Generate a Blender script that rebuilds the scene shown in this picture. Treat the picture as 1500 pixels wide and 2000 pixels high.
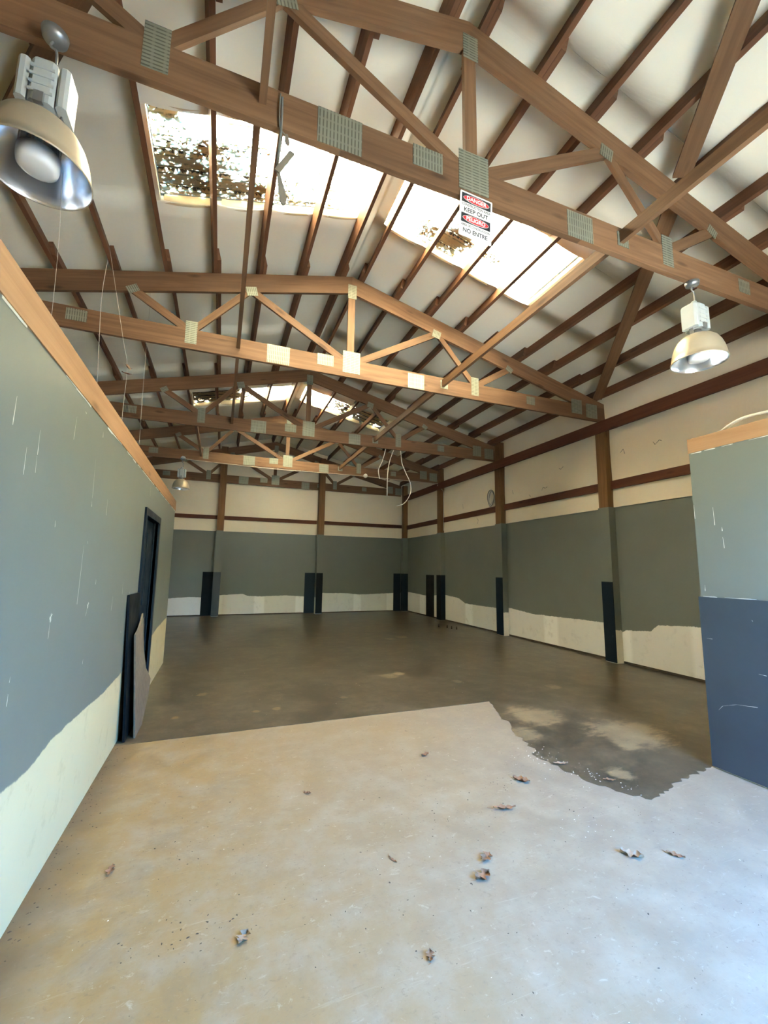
import bpy, math, random
import numpy as np
from mathutils import Matrix, Vector

for o in list(bpy.data.objects):
    bpy.data.objects.remove(o, do_unlink=True)
SC = bpy.context.scene
COL = SC.collection
R = math.radians

# ------------------------------------------------------------------ camera
F_PX, YAW, PITCH, ROLL, CAM_H = 827.87, R(20.918), R(7.604), R(0.7526), 1.4067
fwd = Vector((math.sin(YAW) * math.cos(PITCH), math.cos(YAW) * math.cos(PITCH), math.sin(PITCH)))
r0 = Vector((math.cos(YAW), -math.sin(YAW), 0))
u0 = r0.cross(fwd)
r1 = r0 * math.cos(ROLL) + u0 * math.sin(ROLL)
u1 = u0 * math.cos(ROLL) - r0 * math.sin(ROLL)
cam = bpy.data.cameras.new('camera')
cam.sensor_fit = 'VERTICAL'
cam.sensor_height = 36.0
cam.lens = F_PX / 2000 * 36.0
cam.clip_start = 0.02
cam_o = bpy.data.objects.new('camera', cam)
COL.objects.link(cam_o)
cam_o.matrix_world = Matrix(((r1.x, u1.x, -fwd.x, 0), (r1.y, u1.y, -fwd.y, 0), (r1.z, u1.z, -fwd.z, CAM_H), (0, 0, 0, 1)))
SC.camera = cam_o

# ------------------------------------------------------------------ sky, sun, daylight openings, exposure
SUN_EL, SUN_AZ = R(56), R(78)         # the sun stands high beyond the right side wall
world = bpy.data.worlds.new('sky')
SC.world = world
world.use_nodes = True
wn, wl = world.node_tree.nodes, world.node_tree.links
wn.clear()
sky = wn.new('ShaderNodeTexSky')
sky.sky_type = 'NISHITA'
sky.sun_disc = False
sky.sun_elevation = SUN_EL
sky.sun_rotation = SUN_AZ
sky.air_density = 1.0
sky.dust_density = 0.3
sky.ozone_density = 5.0
bg = wn.new('ShaderNodeBackground')
bg.inputs['Strength'].default_value = 2.7
wo = wn.new('ShaderNodeOutputWorld')
tint = wn.new('ShaderNodeMix'); tint.data_type = 'RGBA'; tint.blend_type = 'MULTIPLY'   # the photograph is balanced for the warm interior
tint.inputs[0].default_value = 1.0
tint.inputs[7].default_value = (0.45, 0.90, 1.20, 1)
wl.new(sky.outputs[0], tint.inputs[6])
wl.new(tint.outputs[2], bg.inputs['Color'])
wl.new(bg.outputs[0], wo.inputs['Surface'])

sun = bpy.data.lights.new('sun', 'SUN')
sun.energy = 35.0
sun.angle = R(0.53)
sun.color = (1.0, 0.93, 0.82)
sun_o = bpy.data.objects.new('sun', sun)
COL.objects.link(sun_o)
sd = Vector((math.sin(SUN_AZ) * math.cos(SUN_EL), math.cos(SUN_AZ) * math.cos(SUN_EL), math.sin(SUN_EL)))
sun_o.rotation_euler = sd.to_track_quat('Z', 'Y').to_euler()

# openings of the building (behind the camera and beyond the left partition)
DOOR_X0, DOOR_X1, DOOR_H, FRONT_Y = 1.95, 3.38, 2.7, -0.65
SIDE_Y0, SIDE_Y1, SIDE_H, OUTER_X = 8.85, 9.2, 1.9, -3.05
def portal(name, loc, rot, sx, sy):
    l = bpy.data.lights.new(name, 'AREA')
    l.shape = 'RECTANGLE'; l.size = sx; l.size_y = sy
    l.cycles.is_portal = True
    o = bpy.data.objects.new(name, l); COL.objects.link(o)
    o.location = loc; o.rotation_euler = rot
portal('front_door_portal', ((DOOR_X0 + DOOR_X1) / 2, FRONT_Y - 0.02, DOOR_H / 2), (R(90), 0, 0), DOOR_X1 - DOOR_X0, DOOR_H)
portal('side_door_portal', (OUTER_X - 0.02, (SIDE_Y0 + SIDE_Y1) / 2, SIDE_H / 2), (R(90), 0, R(-90)), SIDE_Y1 - SIDE_Y0, SIDE_H)

SC.view_settings.view_transform = 'Standard'
SC.view_settings.look = 'None'
SC.view_settings.gamma = 1.0
SC.view_settings.use_curve_mapping = False
SC.view_settings.exposure = 3.1
cy = SC.cycles
cy.use_denoising = True
cy.max_bounces = 14
cy.diffuse_bounces = 8
cy.glossy_bounces = 4
cy.transmission_bounces = 6
cy.sample_clamp_indirect = 6.0
cy.caustics_reflective = False
cy.caustics_refractive = False

# ------------------------------------------------------------------ helpers
WORLD = {}
def link(name, me, mat=None, parent=None, M=None):
    M = M or Matrix()
    o = bpy.data.objects.new(name, me)
    COL.objects.link(o)
    if me is not None and mat is not None and len(me.materials) == 0:
        me.materials.append(mat)
    if parent is not None:
        o.parent = parent
        o.matrix_parent_inverse = Matrix()
        o.matrix_basis = WORLD[parent.name].inverted() @ M
    else:
        o.matrix_basis = M
    WORLD[o.name] = M.copy()
    return o
def tag(o, label, cat=None, group=None, kind=None):
    o['label'] = label
    if cat: o['category'] = cat
    if group: o['group'] = group
    if kind: o['kind'] = kind
    return o
def root(name, loc, label, cat=None, group=None, kind=None):
    return tag(link(name, None, M=Matrix.Translation(loc)), label, cat, group, kind)
def mk(verts, faces, smooth=False):
    me = bpy.data.meshes.new('m')
    me.from_pydata([tuple(v) for v in verts], [], faces)
    me.validate(); me.update()
    if smooth:
        me.polygons.foreach_set('use_smooth', [True] * len(me.polygons))
    return me
BOXF = [(0, 3, 2, 1), (4, 5, 6, 7), (0, 1, 5, 4), (1, 2, 6, 5), (2, 3, 7, 6), (3, 0, 4, 7)]
def boxme(sx, sy, sz):
    x, y, z = sx / 2, sy / 2, sz / 2
    return mk([(-x, -y, -z), (x, -y, -z), (x, y, -z), (-x, y, -z), (-x, -y, z), (x, -y, z), (x, y, z), (-x, y, z)], BOXF)
def box(name, x0, x1, y0, y1, z0, z1, mat, parent=None):
    return link(name, boxme(x1 - x0, y1 - y0, z1 - z0), mat, parent, Matrix.Translation(((x0 + x1) / 2, (y0 + y1) / 2, (z0 + z1) / 2)))
def beam(name, p0, p1, w, t, mat, parent=None, up=(0, 0, 1), ext=0.0):
    """a board: length along local X, width w along local Z (near up), thickness t along local Y"""
    p0, p1 = Vector(p0), Vector(p1)
    X = (p1 - p0); L = X.length + 2 * ext; X.normalize()
    Y = Vector(up).cross(X).normalized(); Z = X.cross(Y)
    c = (p0 + p1) / 2
    M = Matrix(((X.x, Y.x, Z.x, c.x), (X.y, Y.y, Z.y, c.y), (X.z, Y.z, Z.z, c.z), (0, 0, 0, 1)))
    return link(name, boxme(L, t, w), mat, parent, M)
def prism_xz(name, pts, y, t, mat, parent=None, ang=0.0):
    """polygon in the x-z plane, thickness t about y; grain direction turned by ang about Y"""
    c = Vector((sum(p[0] for p in pts) / len(pts), y, sum(p[1] for p in pts) / len(pts)))
    M = Matrix.Translation(c) @ Matrix.Rotation(-ang, 4, 'Y')
    Mi = M.inverted()
    n = len(pts)
    v = [Mi @ Vector((p[0], y - t / 2, p[1])) for p in pts] + [Mi @ Vector((p[0], y + t / 2, p[1])) for p in pts]
    f = [tuple(range(n)), tuple(range(2 * n - 1, n - 1, -1))] + [(i, i + n, (i + 1) % n + n, (i + 1) % n) for i in range(n)]
    return link(name, mk(v, f), mat, parent, M)
def lathe(prof, n=40, cap=False):
    v, f = [], []
    m = len(prof)
    for k in range(n):
        a = 2 * math.pi * k / n
        for r, z in prof:
            v.append((r * math.cos(a), r * math.sin(a), z))
    for k in range(n):
        k2 = (k + 1) % n
        for j in range(m - 1):
            f.append((k * m + j, k2 * m + j, k2 * m + j + 1, k * m + j + 1))
    if cap:
        f.append(tuple(k * m for k in range(n))[::-1]); f.append(tuple(k * m + m - 1 for k in range(n)))
    return mk(v, f, True)
def spline(pts, sub=8):
    P = [Vector(p) for p in pts]
    P = [2 * P[0] - P[1]] + P + [2 * P[-1] - P[-2]]
    out = []
    for i in range(1, len(P) - 2):
        for k in range(sub):
            t = k / sub
            a, b, c, d = P[i - 1], P[i], P[i + 1], P[i + 2]
            out.append(0.5 * ((2 * b) + (c - a) * t + (2 * a - 5 * b + 4 * c - d) * t * t + (3 * b - a - 3 * c + d) * t ** 3))
    out.append(P[-2])
    return out
def tube(pts, r, n=6, smooth_path=True):
    P = spline(pts) if smooth_path and len(pts) > 2 else [Vector(p) for p in pts]
    v, f = [], []
    prev = None
    for i, p in enumerate(P):
        d = (P[min(i + 1, len(P) - 1)] - P[max(i - 1, 0)]).normalized()
        if prev is None:
            a = d.orthogonal().normalized()
        else:
            a = (prev - d * prev.dot(d)).normalized()
        prev = a
        b = d.cross(a)
        for k in range(n):
            t = 2 * math.pi * k / n
            v.append(p + r * (math.cos(t) * a + math.sin(t) * b))
    for i in range(len(P) - 1):
        for k in range(n):
            k2 = (k + 1) % n
            f.append((i * n + k, i * n + k2, (i + 1) * n + k2, (i + 1) * n + k))
    f.append(tuple(range(n))[::-1]); f.append(tuple(range((len(P) - 1) * n, len(P) * n)))
    return mk(v, f, True)
def slab_poly(pts, z0, z1):
    n = len(pts)
    return mk([(x, y, z0) for x, y in pts] + [(x, y, z1) for x, y in pts],
              [tuple(range(n))[::-1], tuple(range(n, 2 * n))] + [(i, (i + 1) % n, (i + 1) % n + n, i + n) for i in range(n)])

# ------------------------------------------------------------------ materials
class NT:
    def __init__(self, name, rough=0.6, metal=0.0, spec=0.5):
        self.m = bpy.data.materials.new(name); self.m.use_nodes = True
        self.n, self.l = self.m.node_tree.nodes, self.m.node_tree.links
        self.b = self.n['Principled BSDF']
        self.b.inputs['Roughness'].default_value = rough
        self.b.inputs['Metallic'].default_value = metal
        self.b.inputs['Specular IOR Level'].default_value = spec
    def new(self, t, **kw):
        x = self.n.new(t)
        for k, v in kw.items(): setattr(x, k, v)
        return x
    def set(self, sock, v):
        if hasattr(v, 'is_linked') or isinstance(v, bpy.types.NodeSocket): self.l.new(v, sock)
        elif isinstance(v, (tuple, list)) and len(v) == 3 and sock.type == 'RGBA': sock.default_value = (*v, 1)
        else: sock.default_value = v
    def math(self, op, a, b=0.0, clamp=False):
        x = self.new('ShaderNodeMath', operation=op, use_clamp=clamp)
        self.set(x.inputs[0], a); self.set(x.inputs[1], b)
        return x.outputs[0]
    def mix(self, f, a, b, mode='MIX'):
        x = self.new('ShaderNodeMix', data_type='RGBA', blend_type=mode)
        self.set(x.inputs[0], f); self.set(x.inputs[6], a); self.set(x.inputs[7], b)
        return x.outputs[2]
    def noise(self, vec, scale, detail=3.0, rough=0.5, dist=0.0, col=False):
        x = self.new('ShaderNodeTexNoise')
        self.set(x.inputs['Vector'], vec)
        x.inputs['Scale'].default_value = scale; x.inputs['Detail'].default_value = detail
        x.inputs['Roughness'].default_value = rough; x.inputs['Distortion'].default_value = dist
        return x.outputs[1] if col else x.outputs[0]
    def ramp(self, f, stops, interp='LINEAR'):
        x = self.new('ShaderNodeValToRGB')
        self.set(x.inputs[0], f)
        cr = x.color_ramp; cr.interpolation = interp
        while len(cr.elements) < len(stops): cr.elements.new(0.5)
        for e, (p, c) in zip(cr.elements, sorted(stops, key=lambda s: s[0])):
            e.position = p
            e.color = (c, c, c, 1) if not isinstance(c, (tuple, list)) else (*c, 1)
        return x.outputs[0]
    def maprange(self, v, a, b, c=0.0, d=1.0, smooth=False):
        x = self.new('ShaderNodeMapRange')
        if smooth: x.interpolation_type = 'SMOOTHSTEP'
        self.set(x.inputs[0], v)
        for i, q in enumerate((a, b, c, d)): x.inputs[i + 1].default_value = q
        return x.outputs[0]
    def pos(self):
        return self.new('ShaderNodeNewGeometry').outputs['Position']
    def sep(self, v):
        x = self.new('ShaderNodeSeparateXYZ'); self.set(x.inputs[0], v); return x.outputs
    def obj(self):
        return self.new('ShaderNodeTexCoord').outputs['Object']
    def mapping(self, v, sc=(1, 1, 1), loc=(0, 0, 0)):
        x = self.new('ShaderNodeMapping'); self.set(x.inputs['Vector'], v)
        x.inputs['Scale'].default_value = sc; x.inputs['Location'].default_value = loc
        return x.outputs[0]
    def rand(self):
        return self.new('ShaderNodeObjectInfo').outputs['Random']
    def bump(self, h, s=0.3, d=0.01):
        x = self.new('ShaderNodeBump'); self.set(x.inputs['Height'], h)
        x.inputs['Strength'].default_value = s; x.inputs['Distance'].default_value = d
        self.l.new(x.outputs[0], self.b.inputs['Normal'])
    def color(self, c):
        self.set(self.b.inputs['Base Color'], c)
    def roughness(self, r):
        self.set(self.b.inputs['Roughness'], r)

def plain(name, c, rough=0.6, metal=0.0, var=0.12, scale=9.0, spec=0.5):
    t = NT(name, rough, metal, spec)
    n = t.noise(t.obj(), scale, 4)
    t.color(t.mix(n, tuple(q * (1 - var) for q in c), tuple(min(1, q * (1 + var)) for q in c)))
    return t.m
def wood(name, ca, cb, rough=0.65, knots=0.6, tone=0.35):
    t = NT(name, rough, spec=0.3)
    v = t.obj()
    rnd = t.rand()
    comb = t.new('ShaderNodeCombineXYZ'); t.set(comb.inputs[1], t.math('MULTIPLY', rnd, 37.0)); t.set(comb.inputs[0], t.math('MULTIPLY', rnd, 11.0))
    add = t.new('ShaderNodeVectorMath', operation='ADD'); t.set(add.inputs[0], v); t.set(add.inputs[1], comb.outputs[0])
    v = add.outputs[0]
    g = t.noise(t.mapping(v, (1.2, 26, 26)), 1.0, 5, 0.6, 0.6)
    g2 = t.noise(t.mapping(v, (0.7, 4, 4)), 1.0, 3)
    f = t.math('ADD', t.math('MULTIPLY', g, 0.7), t.math('MULTIPLY', g2, 0.5))
    c = t.mix(t.maprange(f, 0.4, 0.85), ca, cb)
    vo = t.new('ShaderNodeTexVoronoi'); t.set(vo.inputs['Vector'], t.mapping(v, (1.6, 5.5, 5.5))); vo.inputs['Scale'].default_value = 1.0
    k = t.maprange(vo.outputs['Distance'], 0.07, 0.16, knots, 0.0)
    c = t.mix(k, c, tuple(q * 0.25 for q in ca))
    hs = t.new('ShaderNodeHueSaturation'); t.set(hs.inputs['Color'], c)
    t.set(hs.inputs['Value'], t.maprange(rnd, 0, 1, 1 - tone, 1 + tone))
    t.color(hs.outputs[0])
    t.bump(g, 0.15, 0.004)
    return t.m
M_TRUSS = wood('truss_lumber', (0.122, 0.062, 0.029), (0.245, 0.136, 0.068), tone=0.18)
M_PURLIN = wood('purlin_lumber', (0.11, 0.048, 0.023), (0.21, 0.100, 0.050), tone=0.15)
M_HEADER = wood('header_lumber', (0.080, 0.026, 0.013), (0.145, 0.054, 0.027), tone=0.1)
M_POST = wood('post_timber', (0.12, 0.058, 0.022), (0.25, 0.130, 0.052), tone=0.1)
M_PLATE_WOOD = wood('new_pine', (0.30, 0.155, 0.070), (0.45, 0.26, 0.13), tone=0.06, knots=0.5)
M_CHIP = wood('panel_back', (0.13, 0.10, 0.07), (0.24, 0.19, 0.13), tone=0.05, knots=0.0)

def plate_mat(name, axis):
    t = NT(name, 0.5, 0.55)
    s = t.sep(t.obj())
    w = t.math('SINE', t.math('MULTIPLY', s[axis], 2 * math.pi / 0.022))
    w2 = t.math('SINE', t.math('MULTIPLY', s[2 - axis], 2 * math.pi / 0.06))
    slot = t.math('MULTIPLY', t.maprange(w, 0.1, 0.6), t.maprange(w2, -0.9, -0.6, 0.4, 1.0))
    n = t.noise(t.obj(), 12, 4)
    c = t.mix(n, (0.27, 0.28, 0.21), (0.36, 0.36, 0.27))
    c = t.mix(t.math('MULTIPLY', slot, 0.7), c, (0.09, 0.085, 0.055))
    t.color(c); t.bump(t.math('SUBTRACT', 1.0, slot), 0.4, 0.003)
    return t.m
M_PLATE_H = plate_mat('toothed_plate_rows', 2)
M_PLATE_V = plate_mat('toothed_plate_columns', 0)

def insulation(name, ca, cb):
    t = NT(name, 0.5, spec=0.35)
    p = t.pos()
    n = t.noise(p, 1.1, 4, 0.55, 0.4); n2 = t.noise(t.mapping(p, (1, 3.2, 1)), 2.5, 4, 0.6, 1.0)
    t.color(t.mix(n, ca, cb))
    t.bump(t.math('ADD', n, t.math('MULTIPLY', n2, 0.5)), 0.2, 0.04)
    return t.m
M_INS = insulation('white_vinyl_insulation', (0.83, 0.79, 0.63), (0.89, 0.85, 0.70))
M_INS_WALL = insulation('aged_vinyl_insulation', (0.80, 0.69, 0.50), (0.90, 0.80, 0.62))

PAINT_A, PAINT_B = (0.152, 0.166, 0.138), (0.182, 0.197, 0.166)
def wall_paint(name, axis, s0, s1, hs, bands=(), white=(0.74, 0.71, 0.62), bare=(0.60, 0.56, 0.47), jag=0.05):
    """blue-grey wall paint that stops at a brushed, ragged edge; bare drywall with filled seams below"""
    t = NT(name, 0.45, spec=0.4)
    p = t.pos(); s = t.sep(p)
    f = t.maprange(s[axis], s0, s1)
    st = [((a - s0) / (s1 - s0), h) for a, h in hs]
    if len(st) > 31: st = st[:31]
    h = t.ramp(f, st)
    j = t.noise(t.mapping(p, (9, 9, 2)), 1.0, 5, 0.65)
    j2 = t.noise(t.mapping(p, (45, 45, 4)), 1.0, 2)
    e = t.math('ADD', h, t.math('MULTIPLY', t.math('SUBTRACT', j, 0.5), jag))
    e = t.math('ADD', e, t.math('MULTIPLY', t.math('SUBTRACT', j2, 0.5), jag * 0.35))
    mask = t.maprange(t.math('SUBTRACT', s[2], e), -0.004, 0.004)
    n = t.noise(p, 2.2, 5, 0.6)
    paint = t.mix(n, PAINT_A, PAINT_B)
    if bands:
        bs = [(0.0, 0.0)]
        for a, b in sorted(bands):
            d = 0.02 / (s1 - s0)
            qa, qb = (a - s0) / (s1 - s0), (b - s0) / (s1 - s0)
            bs += [(qa, 0.0), (qa + d, 1.0), (qb - d, 1.0), (qb, 0.0)]
        w = t.mix(t.ramp(f, [q for q in bs if 0 <= q[0] <= 1]), bare, white)
    else:
        w = t.mix(t.noise(p, 1.3, 4), bare, white)
    w = t.mix(t.maprange(t.noise(p, 6, 5, 0.7), 0.55, 0.8), w, tuple(q * 0.8 for q in bare))
    t.color(t.mix(mask, w, paint))
    t.roughness(t.mix(mask, (0.75,) * 3, (0.42,) * 3))
    t.bump(t.math('ADD', t.math('MULTIPLY', mask, 0.5), t.math('MULTIPLY', t.noise(p, 60, 2), 0.08)), 0.25, 0.004)
    return t.m
BACK_H = [(-1.315, 0.50), (-0.754, 0.535), (-0.458, 0.52), (-0.024, 0.575), (0.68, 0.608), (0.83, 0.547), (1.197, 0.531), (1.876, 0.552),
          (2.5, 0.517), (2.9, 0.53), (3.05, 0.619), (3.84, 0.605), (4.29, 0.56), (4.8, 0.572), (5.54, 0.603)]
RIGHT_H = [(3.814, 0.70), (4.097, 0.68), (4.44, 0.65), (4.52, 0.55), (5.0, 0.50), (5.023, 0.468), (5.11, 0.57), (5.376, 0.582), (6.308, 0.557),
           (7.05, 0.544), (7.78, 0.594), (8.28, 0.55), (9.6, 0.549), (9.9, 0.66), (10.6, 0.699), (11.87, 0.608), (13.38, 0.65)]
LEFT_H = [(1.2, 0.60), (2.03, 0.585), (2.29, 0.563), (2.53, 0.589), (2.876, 0.578), (3.49, 0.542), (4.04, 0.55), (5.5, 0.574), (6.1, 0.631), (7.13, 0.65)]
M_BACK = wall_paint('paint_back_wall', 0, -3.2, 6.0, BACK_H, [(0.0, .12), (1.0, 1.33), (2.23, 2.51), (4.1, 4.37), (5.26, 5.54)], (0.90, 0.89, 0.85), (0.76, 0.74, 0.69), 0.03)
M_RIGHT = wall_paint('paint_right_wall', 1, -2.0, 13.5, RIGHT_H, [(3.7, 3.95), (4.85, 5.03), (6.38, 6.75), (9.25, 9.61), (11.9, 12.25)], (0.90, 0.885, 0.84), (0.77, 0.74, 0.68), 0.04)
M_LEFT = wall_paint('paint_left_partition', 1, -2.0, 7.3, LEFT_H, (), (0.60, 0.525, 0.33), (0.53, 0.45, 0.265), 0.035)
M_WRAP = wall_paint('paint_post_wrap', 1, -2.0, 13.6, [(0, 0.5), (13.6, 0.5)], (), (0.76, 0.72, 0.60), (0.68, 0.62, 0.5), 0.05)
M_RPART = wall_paint('paint_right_partition', 1, -2.0, 3.0, [(-2, 0.02), (3, 0.02)], (), jag=0.0)
def navy_mat(name, c, rough, spec=0.5):
    t = NT(name, rough, spec=spec)
    p = t.pos()
    n = t.noise(p, 3.0, 5, 0.65); n2 = t.noise(t.mapping(p, (30, 30, 6)), 1.0, 4, 0.7)
    col = t.mix(n, tuple(q * 0.8 for q in c), tuple(q * 1.25 for q in c))
    col = t.mix(t.maprange(n2, 0.72, 0.78, 0, 0.25), col, (0.35, 0.38, 0.38))
    t.color(col)
    t.roughness(t.maprange(n, 0.3, 0.7, rough * 0.8, rough * 1.3))
    return t.m
M_NAVY = navy_mat('navy_wainscot_paint', (0.046, 0.060, 0.070), 0.42, 0.35)
M_NAVY_D = navy_mat('dark_navy_paint', (0.007, 0.014, 0.023), 0.5, 0.22)
M_BLACK = navy_mat('black_and_shaded_panel', (0.004, 0.0055, 0.007), 0.55, 0.18)

# floor
def concrete_nodes(t, p):
    n1 = t.noise(p, 0.9, 6, 0.6, 0.3); n2 = t.noise(p, 5.0, 6, 0.65); n3 = t.noise(p, 42.0, 3, 0.6)
    sx = t.sep(p)
    och = t.math('ADD', t.math('MULTIPLY', t.math('SUBTRACT', n1, 0.5), 1.1), t.maprange(sx[0], 2.6, -0.6, -0.15, 1.0))  # ochre stain graded to grey, putting the blue doorway light into the colour
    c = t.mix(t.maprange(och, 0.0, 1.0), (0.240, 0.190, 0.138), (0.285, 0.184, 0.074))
    c = t.mix(t.maprange(n2, 0.42, 0.75), c, (0.325, 0.262, 0.188))
    c = t.mix(t.maprange(n2, 0.25, 0.42, 0.5, 0.0), c, (0.20, 0.155, 0.105))
    c = t.mix(t.maprange(n3, 0.58, 0.75, 0.0, 0.45), c, (0.17, 0.13, 0.09))
    n4 = t.noise(t.mapping(p, (1, 1.5, 1)), 17.0, 6, 0.75, 0.6)
    c = t.mix(t.maprange(n4, 0.60, 0.72, 0.0, 0.55), c, (0.13, 0.095, 0.06))
    c = t.mix(t.maprange(n4, 0.40, 0.28, 0.0, 0.5), c, (0.52, 0.46, 0.37))
    str_ = t.noise(t.mapping(p, (3.0, 60, 1)), 1.0, 4, 0.7, 1.5)
    c = t.mix(t.maprange(str_, 0.62, 0.74, 0.0, 0.25), c, (0.50, 0.44, 0.35))
    return c, n2, n3
t = NT('bare_concrete', 0.55, spec=0.4)
P = t.pos()
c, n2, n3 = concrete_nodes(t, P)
s = t.sep(P)
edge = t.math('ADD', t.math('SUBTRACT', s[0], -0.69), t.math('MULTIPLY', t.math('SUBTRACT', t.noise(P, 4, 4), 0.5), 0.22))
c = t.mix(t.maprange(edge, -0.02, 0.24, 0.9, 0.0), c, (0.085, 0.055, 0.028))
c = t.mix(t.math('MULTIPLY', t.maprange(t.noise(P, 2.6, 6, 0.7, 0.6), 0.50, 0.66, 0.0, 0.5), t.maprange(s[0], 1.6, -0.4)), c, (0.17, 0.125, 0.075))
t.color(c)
t.roughness(t.maprange(n2, 0.3, 0.7, 0.40, 0.62))
t.bump(t.math('ADD', n2, t.math('MULTIPLY', n3, 0.4)), 0.12, 0.006)
M_CONC = t.m
t = NT('worn_grey_floor_paint', 0.3, spec=0.5)
P = t.pos()
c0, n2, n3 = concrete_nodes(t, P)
n1 = t.noise(P, 0.8, 5, 0.6, 0.4)
c = t.mix(t.maprange(n1, 0.3, 0.7), (0.066, 0.050, 0.029), (0.105, 0.082, 0.052))
c = t.mix(t.maprange(n2, 0.45, 0.70, 0, 0.75), c, (0.160, 0.124, 0.077))
c = t.mix(t.maprange(t.noise(P, 1.5, 7, 0.72, 0.5), 0.38, 0.54, 0.75, 0.0), c, (0.036, 0.028, 0.017))
c = t.mix(t.maprange(t.noise(P, 4.0, 6, 0.7), 0.34, 0.48, 0.6, 0.0), c, (0.040, 0.031, 0.019))
wear = None
for (x, y, r_) in [(3.44, 2.92, 0.34), (3.62, 2.98, 0.16), (3.20, 2.72, 0.13), (2.17, 5.42, 0.13), (2.34, 5.5, 0.09), (3.3, 8.2, 0.12), (3.62, 8.35, 0.14), (2.95, 3.55, 0.28),
                   (2.55, 3.2, 0.16), (0.42, 4.53, 0.05), (0.62, 4.56, 0.045), (1.35, 4.7, 0.05), (2.9, 4.9, 0.07), (3.9, 4.3, 0.10), (-0.1, 5.3, .06), (2.72, 2.38, 0.10), (-0.3, 4.6, .05)]:
    d = t.new('ShaderNodeVectorMath', operation='DISTANCE'); t.set(d.inputs[0], P); d.inputs[1].default_value = (x, y, 0)
    q = t.math('SUBTRACT', t.math('DIVIDE', d.outputs['Value'], r_), t.math('MULTIPLY', t.math('SUBTRACT', t.noise(t.mapping(P, (6, 14, 1)), 1.0, 5, 0.7), 0.5), 2.4))
    wear = q if wear is None else t.math('MINIMUM', wear, q)
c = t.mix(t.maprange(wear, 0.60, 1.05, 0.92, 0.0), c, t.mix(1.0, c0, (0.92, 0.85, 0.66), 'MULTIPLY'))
c = t.mix(t.maprange(t.noise(P, 22.0, 5, 0.7), 0.60, 0.80, 0.0, 0.45), c, (0.26, 0.215, 0.15))
t.color(c)
t.roughness(0.31)
M_FLOORPAINT = t.m

t = NT('fibreglass_skylight', 0.5)
P = t.pos()
tr = t.new('ShaderNodeBsdfTranslucent')
df = t.new('ShaderNodeBsdfDiffuse')
n = t.noise(t.mapping(P, (1.5, 12, 1)), 1.0, 5, 0.65)
cc = t.mix(t.maprange(n, 0.35, 0.7), (0.95, 0.64, 0.27), (0.97, 0.77, 0.42))
st1 = t.noise(t.mapping(P, (10, 22, 4)), 1.0, 6, 0.72, 0.5); st2 = t.noise(P, 1.7, 3, 0.5)
stn = t.maprange(t.math('ADD', t.math('MULTIPLY', st1, 0.6), t.math('MULTIPLY', st2, 0.5)), 0.585, 0.66)
cc = t.mix(t.math('MULTIPLY', stn, 0.97), cc, (0.075, 0.034, 0.007))
fr = t.math('FRACT', t.math('DIVIDE', t.math('SUBTRACT', t.sep(P)[1], 3.31), 0.19))
ln = t.math('MINIMUM', t.math('ABSOLUTE', t.math('SUBTRACT', fr, 0.30)), t.math('ABSOLUTE', t.math('SUBTRACT', fr, 0.70)))
brk = t.maprange(t.noise(t.mapping(P, (6, 2, 2)), 1.0, 4, 0.7), 0.38, 0.52)
cc = t.mix(t.math('MULTIPLY', t.math('MULTIPLY', t.maprange(ln, 0.02, 0.06, 1.0, 0.0), brk), 0.96), cc, (0.085, 0.045, 0.012))
t.l.new(cc, tr.inputs['Color']); df.inputs['Color'].default_value = (0.75, 0.62, 0.38, 1)
mx = t.new('ShaderNodeMixShader'); mx.inputs[0].default_value = 0.25
t.l.new(tr.outputs[0], mx.inputs[1]); t.l.new(df.outputs[0], mx.inputs[2])
t.l.new(mx.outputs[0], t.n['Material Output'].inputs['Surface'])
M_SKY = t.m
M_LITTER = plain('wet_leaf_litter', (0.07, 0.045, 0.022), 0.8, var=0.5, scale=14)
M_LEAF = plain('dry_oak_leaf', (0.25, 0.125, 0.062), 0.9, var=0.45, scale=30)
M_LEAF_P = plain('pale_dry_leaf', (0.34, 0.22, 0.135), 0.9, var=0.25, scale=30)
M_GRIT = plain('dark_grit', (0.075, 0.056, 0.038), 0.9, var=0.5, scale=12)
M_FLAKE = plain('white_plaster_flake', (0.72, 0.70, 0.64), 0.8)
M_SCUFF = plain('white_gouge', (0.74, 0.72, 0.64), 0.9)
M_CABLE = plain('white_cable_jacket', (0.72, 0.66, 0.56), 0.5)
M_COPPER = plain('grey_conduit', (0.50, 0.40, 0.28), 0.45)
M_WIRE = plain('grey_wire', (0.20, 0.19, 0.16), 0.5)
M_WEB = plain('cobweb_thread', (0.62, 0.56, 0.46), 0.9)
M_BALLAST = plain('grey_ballast_enamel', (0.44, 0.47, 0.45), 0.4, var=0.08)
M_STEEL = plain('dull_steel', (0.30, 0.30, 0.29), 0.42, 0.7)
M_DOMEOUT = plain('aged_spun_aluminium', (0.50, 0.42, 0.29), 0.42, 0.35, var=0.2, scale=6)
M_DOMEIN = plain('bright_aluminium_lining', (0.88, 0.89, 0.90), 0.24, 0.9, var=0.03)
M_GLASS = plain('frosted_lamp_glass', (0.86, 0.86, 0.83), 0.3, var=0.03)
M_OLDWOOD = plain('grey_old_wood', (0.22, 0.19, 0.14), 0.7, var=0.25)
M_SIGNW = plain('sign_white', (0.78, 0.79, 0.74), 0.45, var=0.03)
M_SIGNK = plain('sign_black', (0.02, 0.02, 0.022), 0.45)
M_SIGNR = plain('sign_red', (0.62, 0.03, 0.03), 0.45, var=0.05)
M_FOIL = plain('yellowed_insulation_edge', (0.62, 0.50, 0.30), 0.6)
M_GROUND = plain('pale_gravel_drive', (0.42, 0.37, 0.27), 0.9, scale=2)
M_METAL = plain('painted_metal_siding', (0.35, 0.36, 0.36), 0.5)

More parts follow.
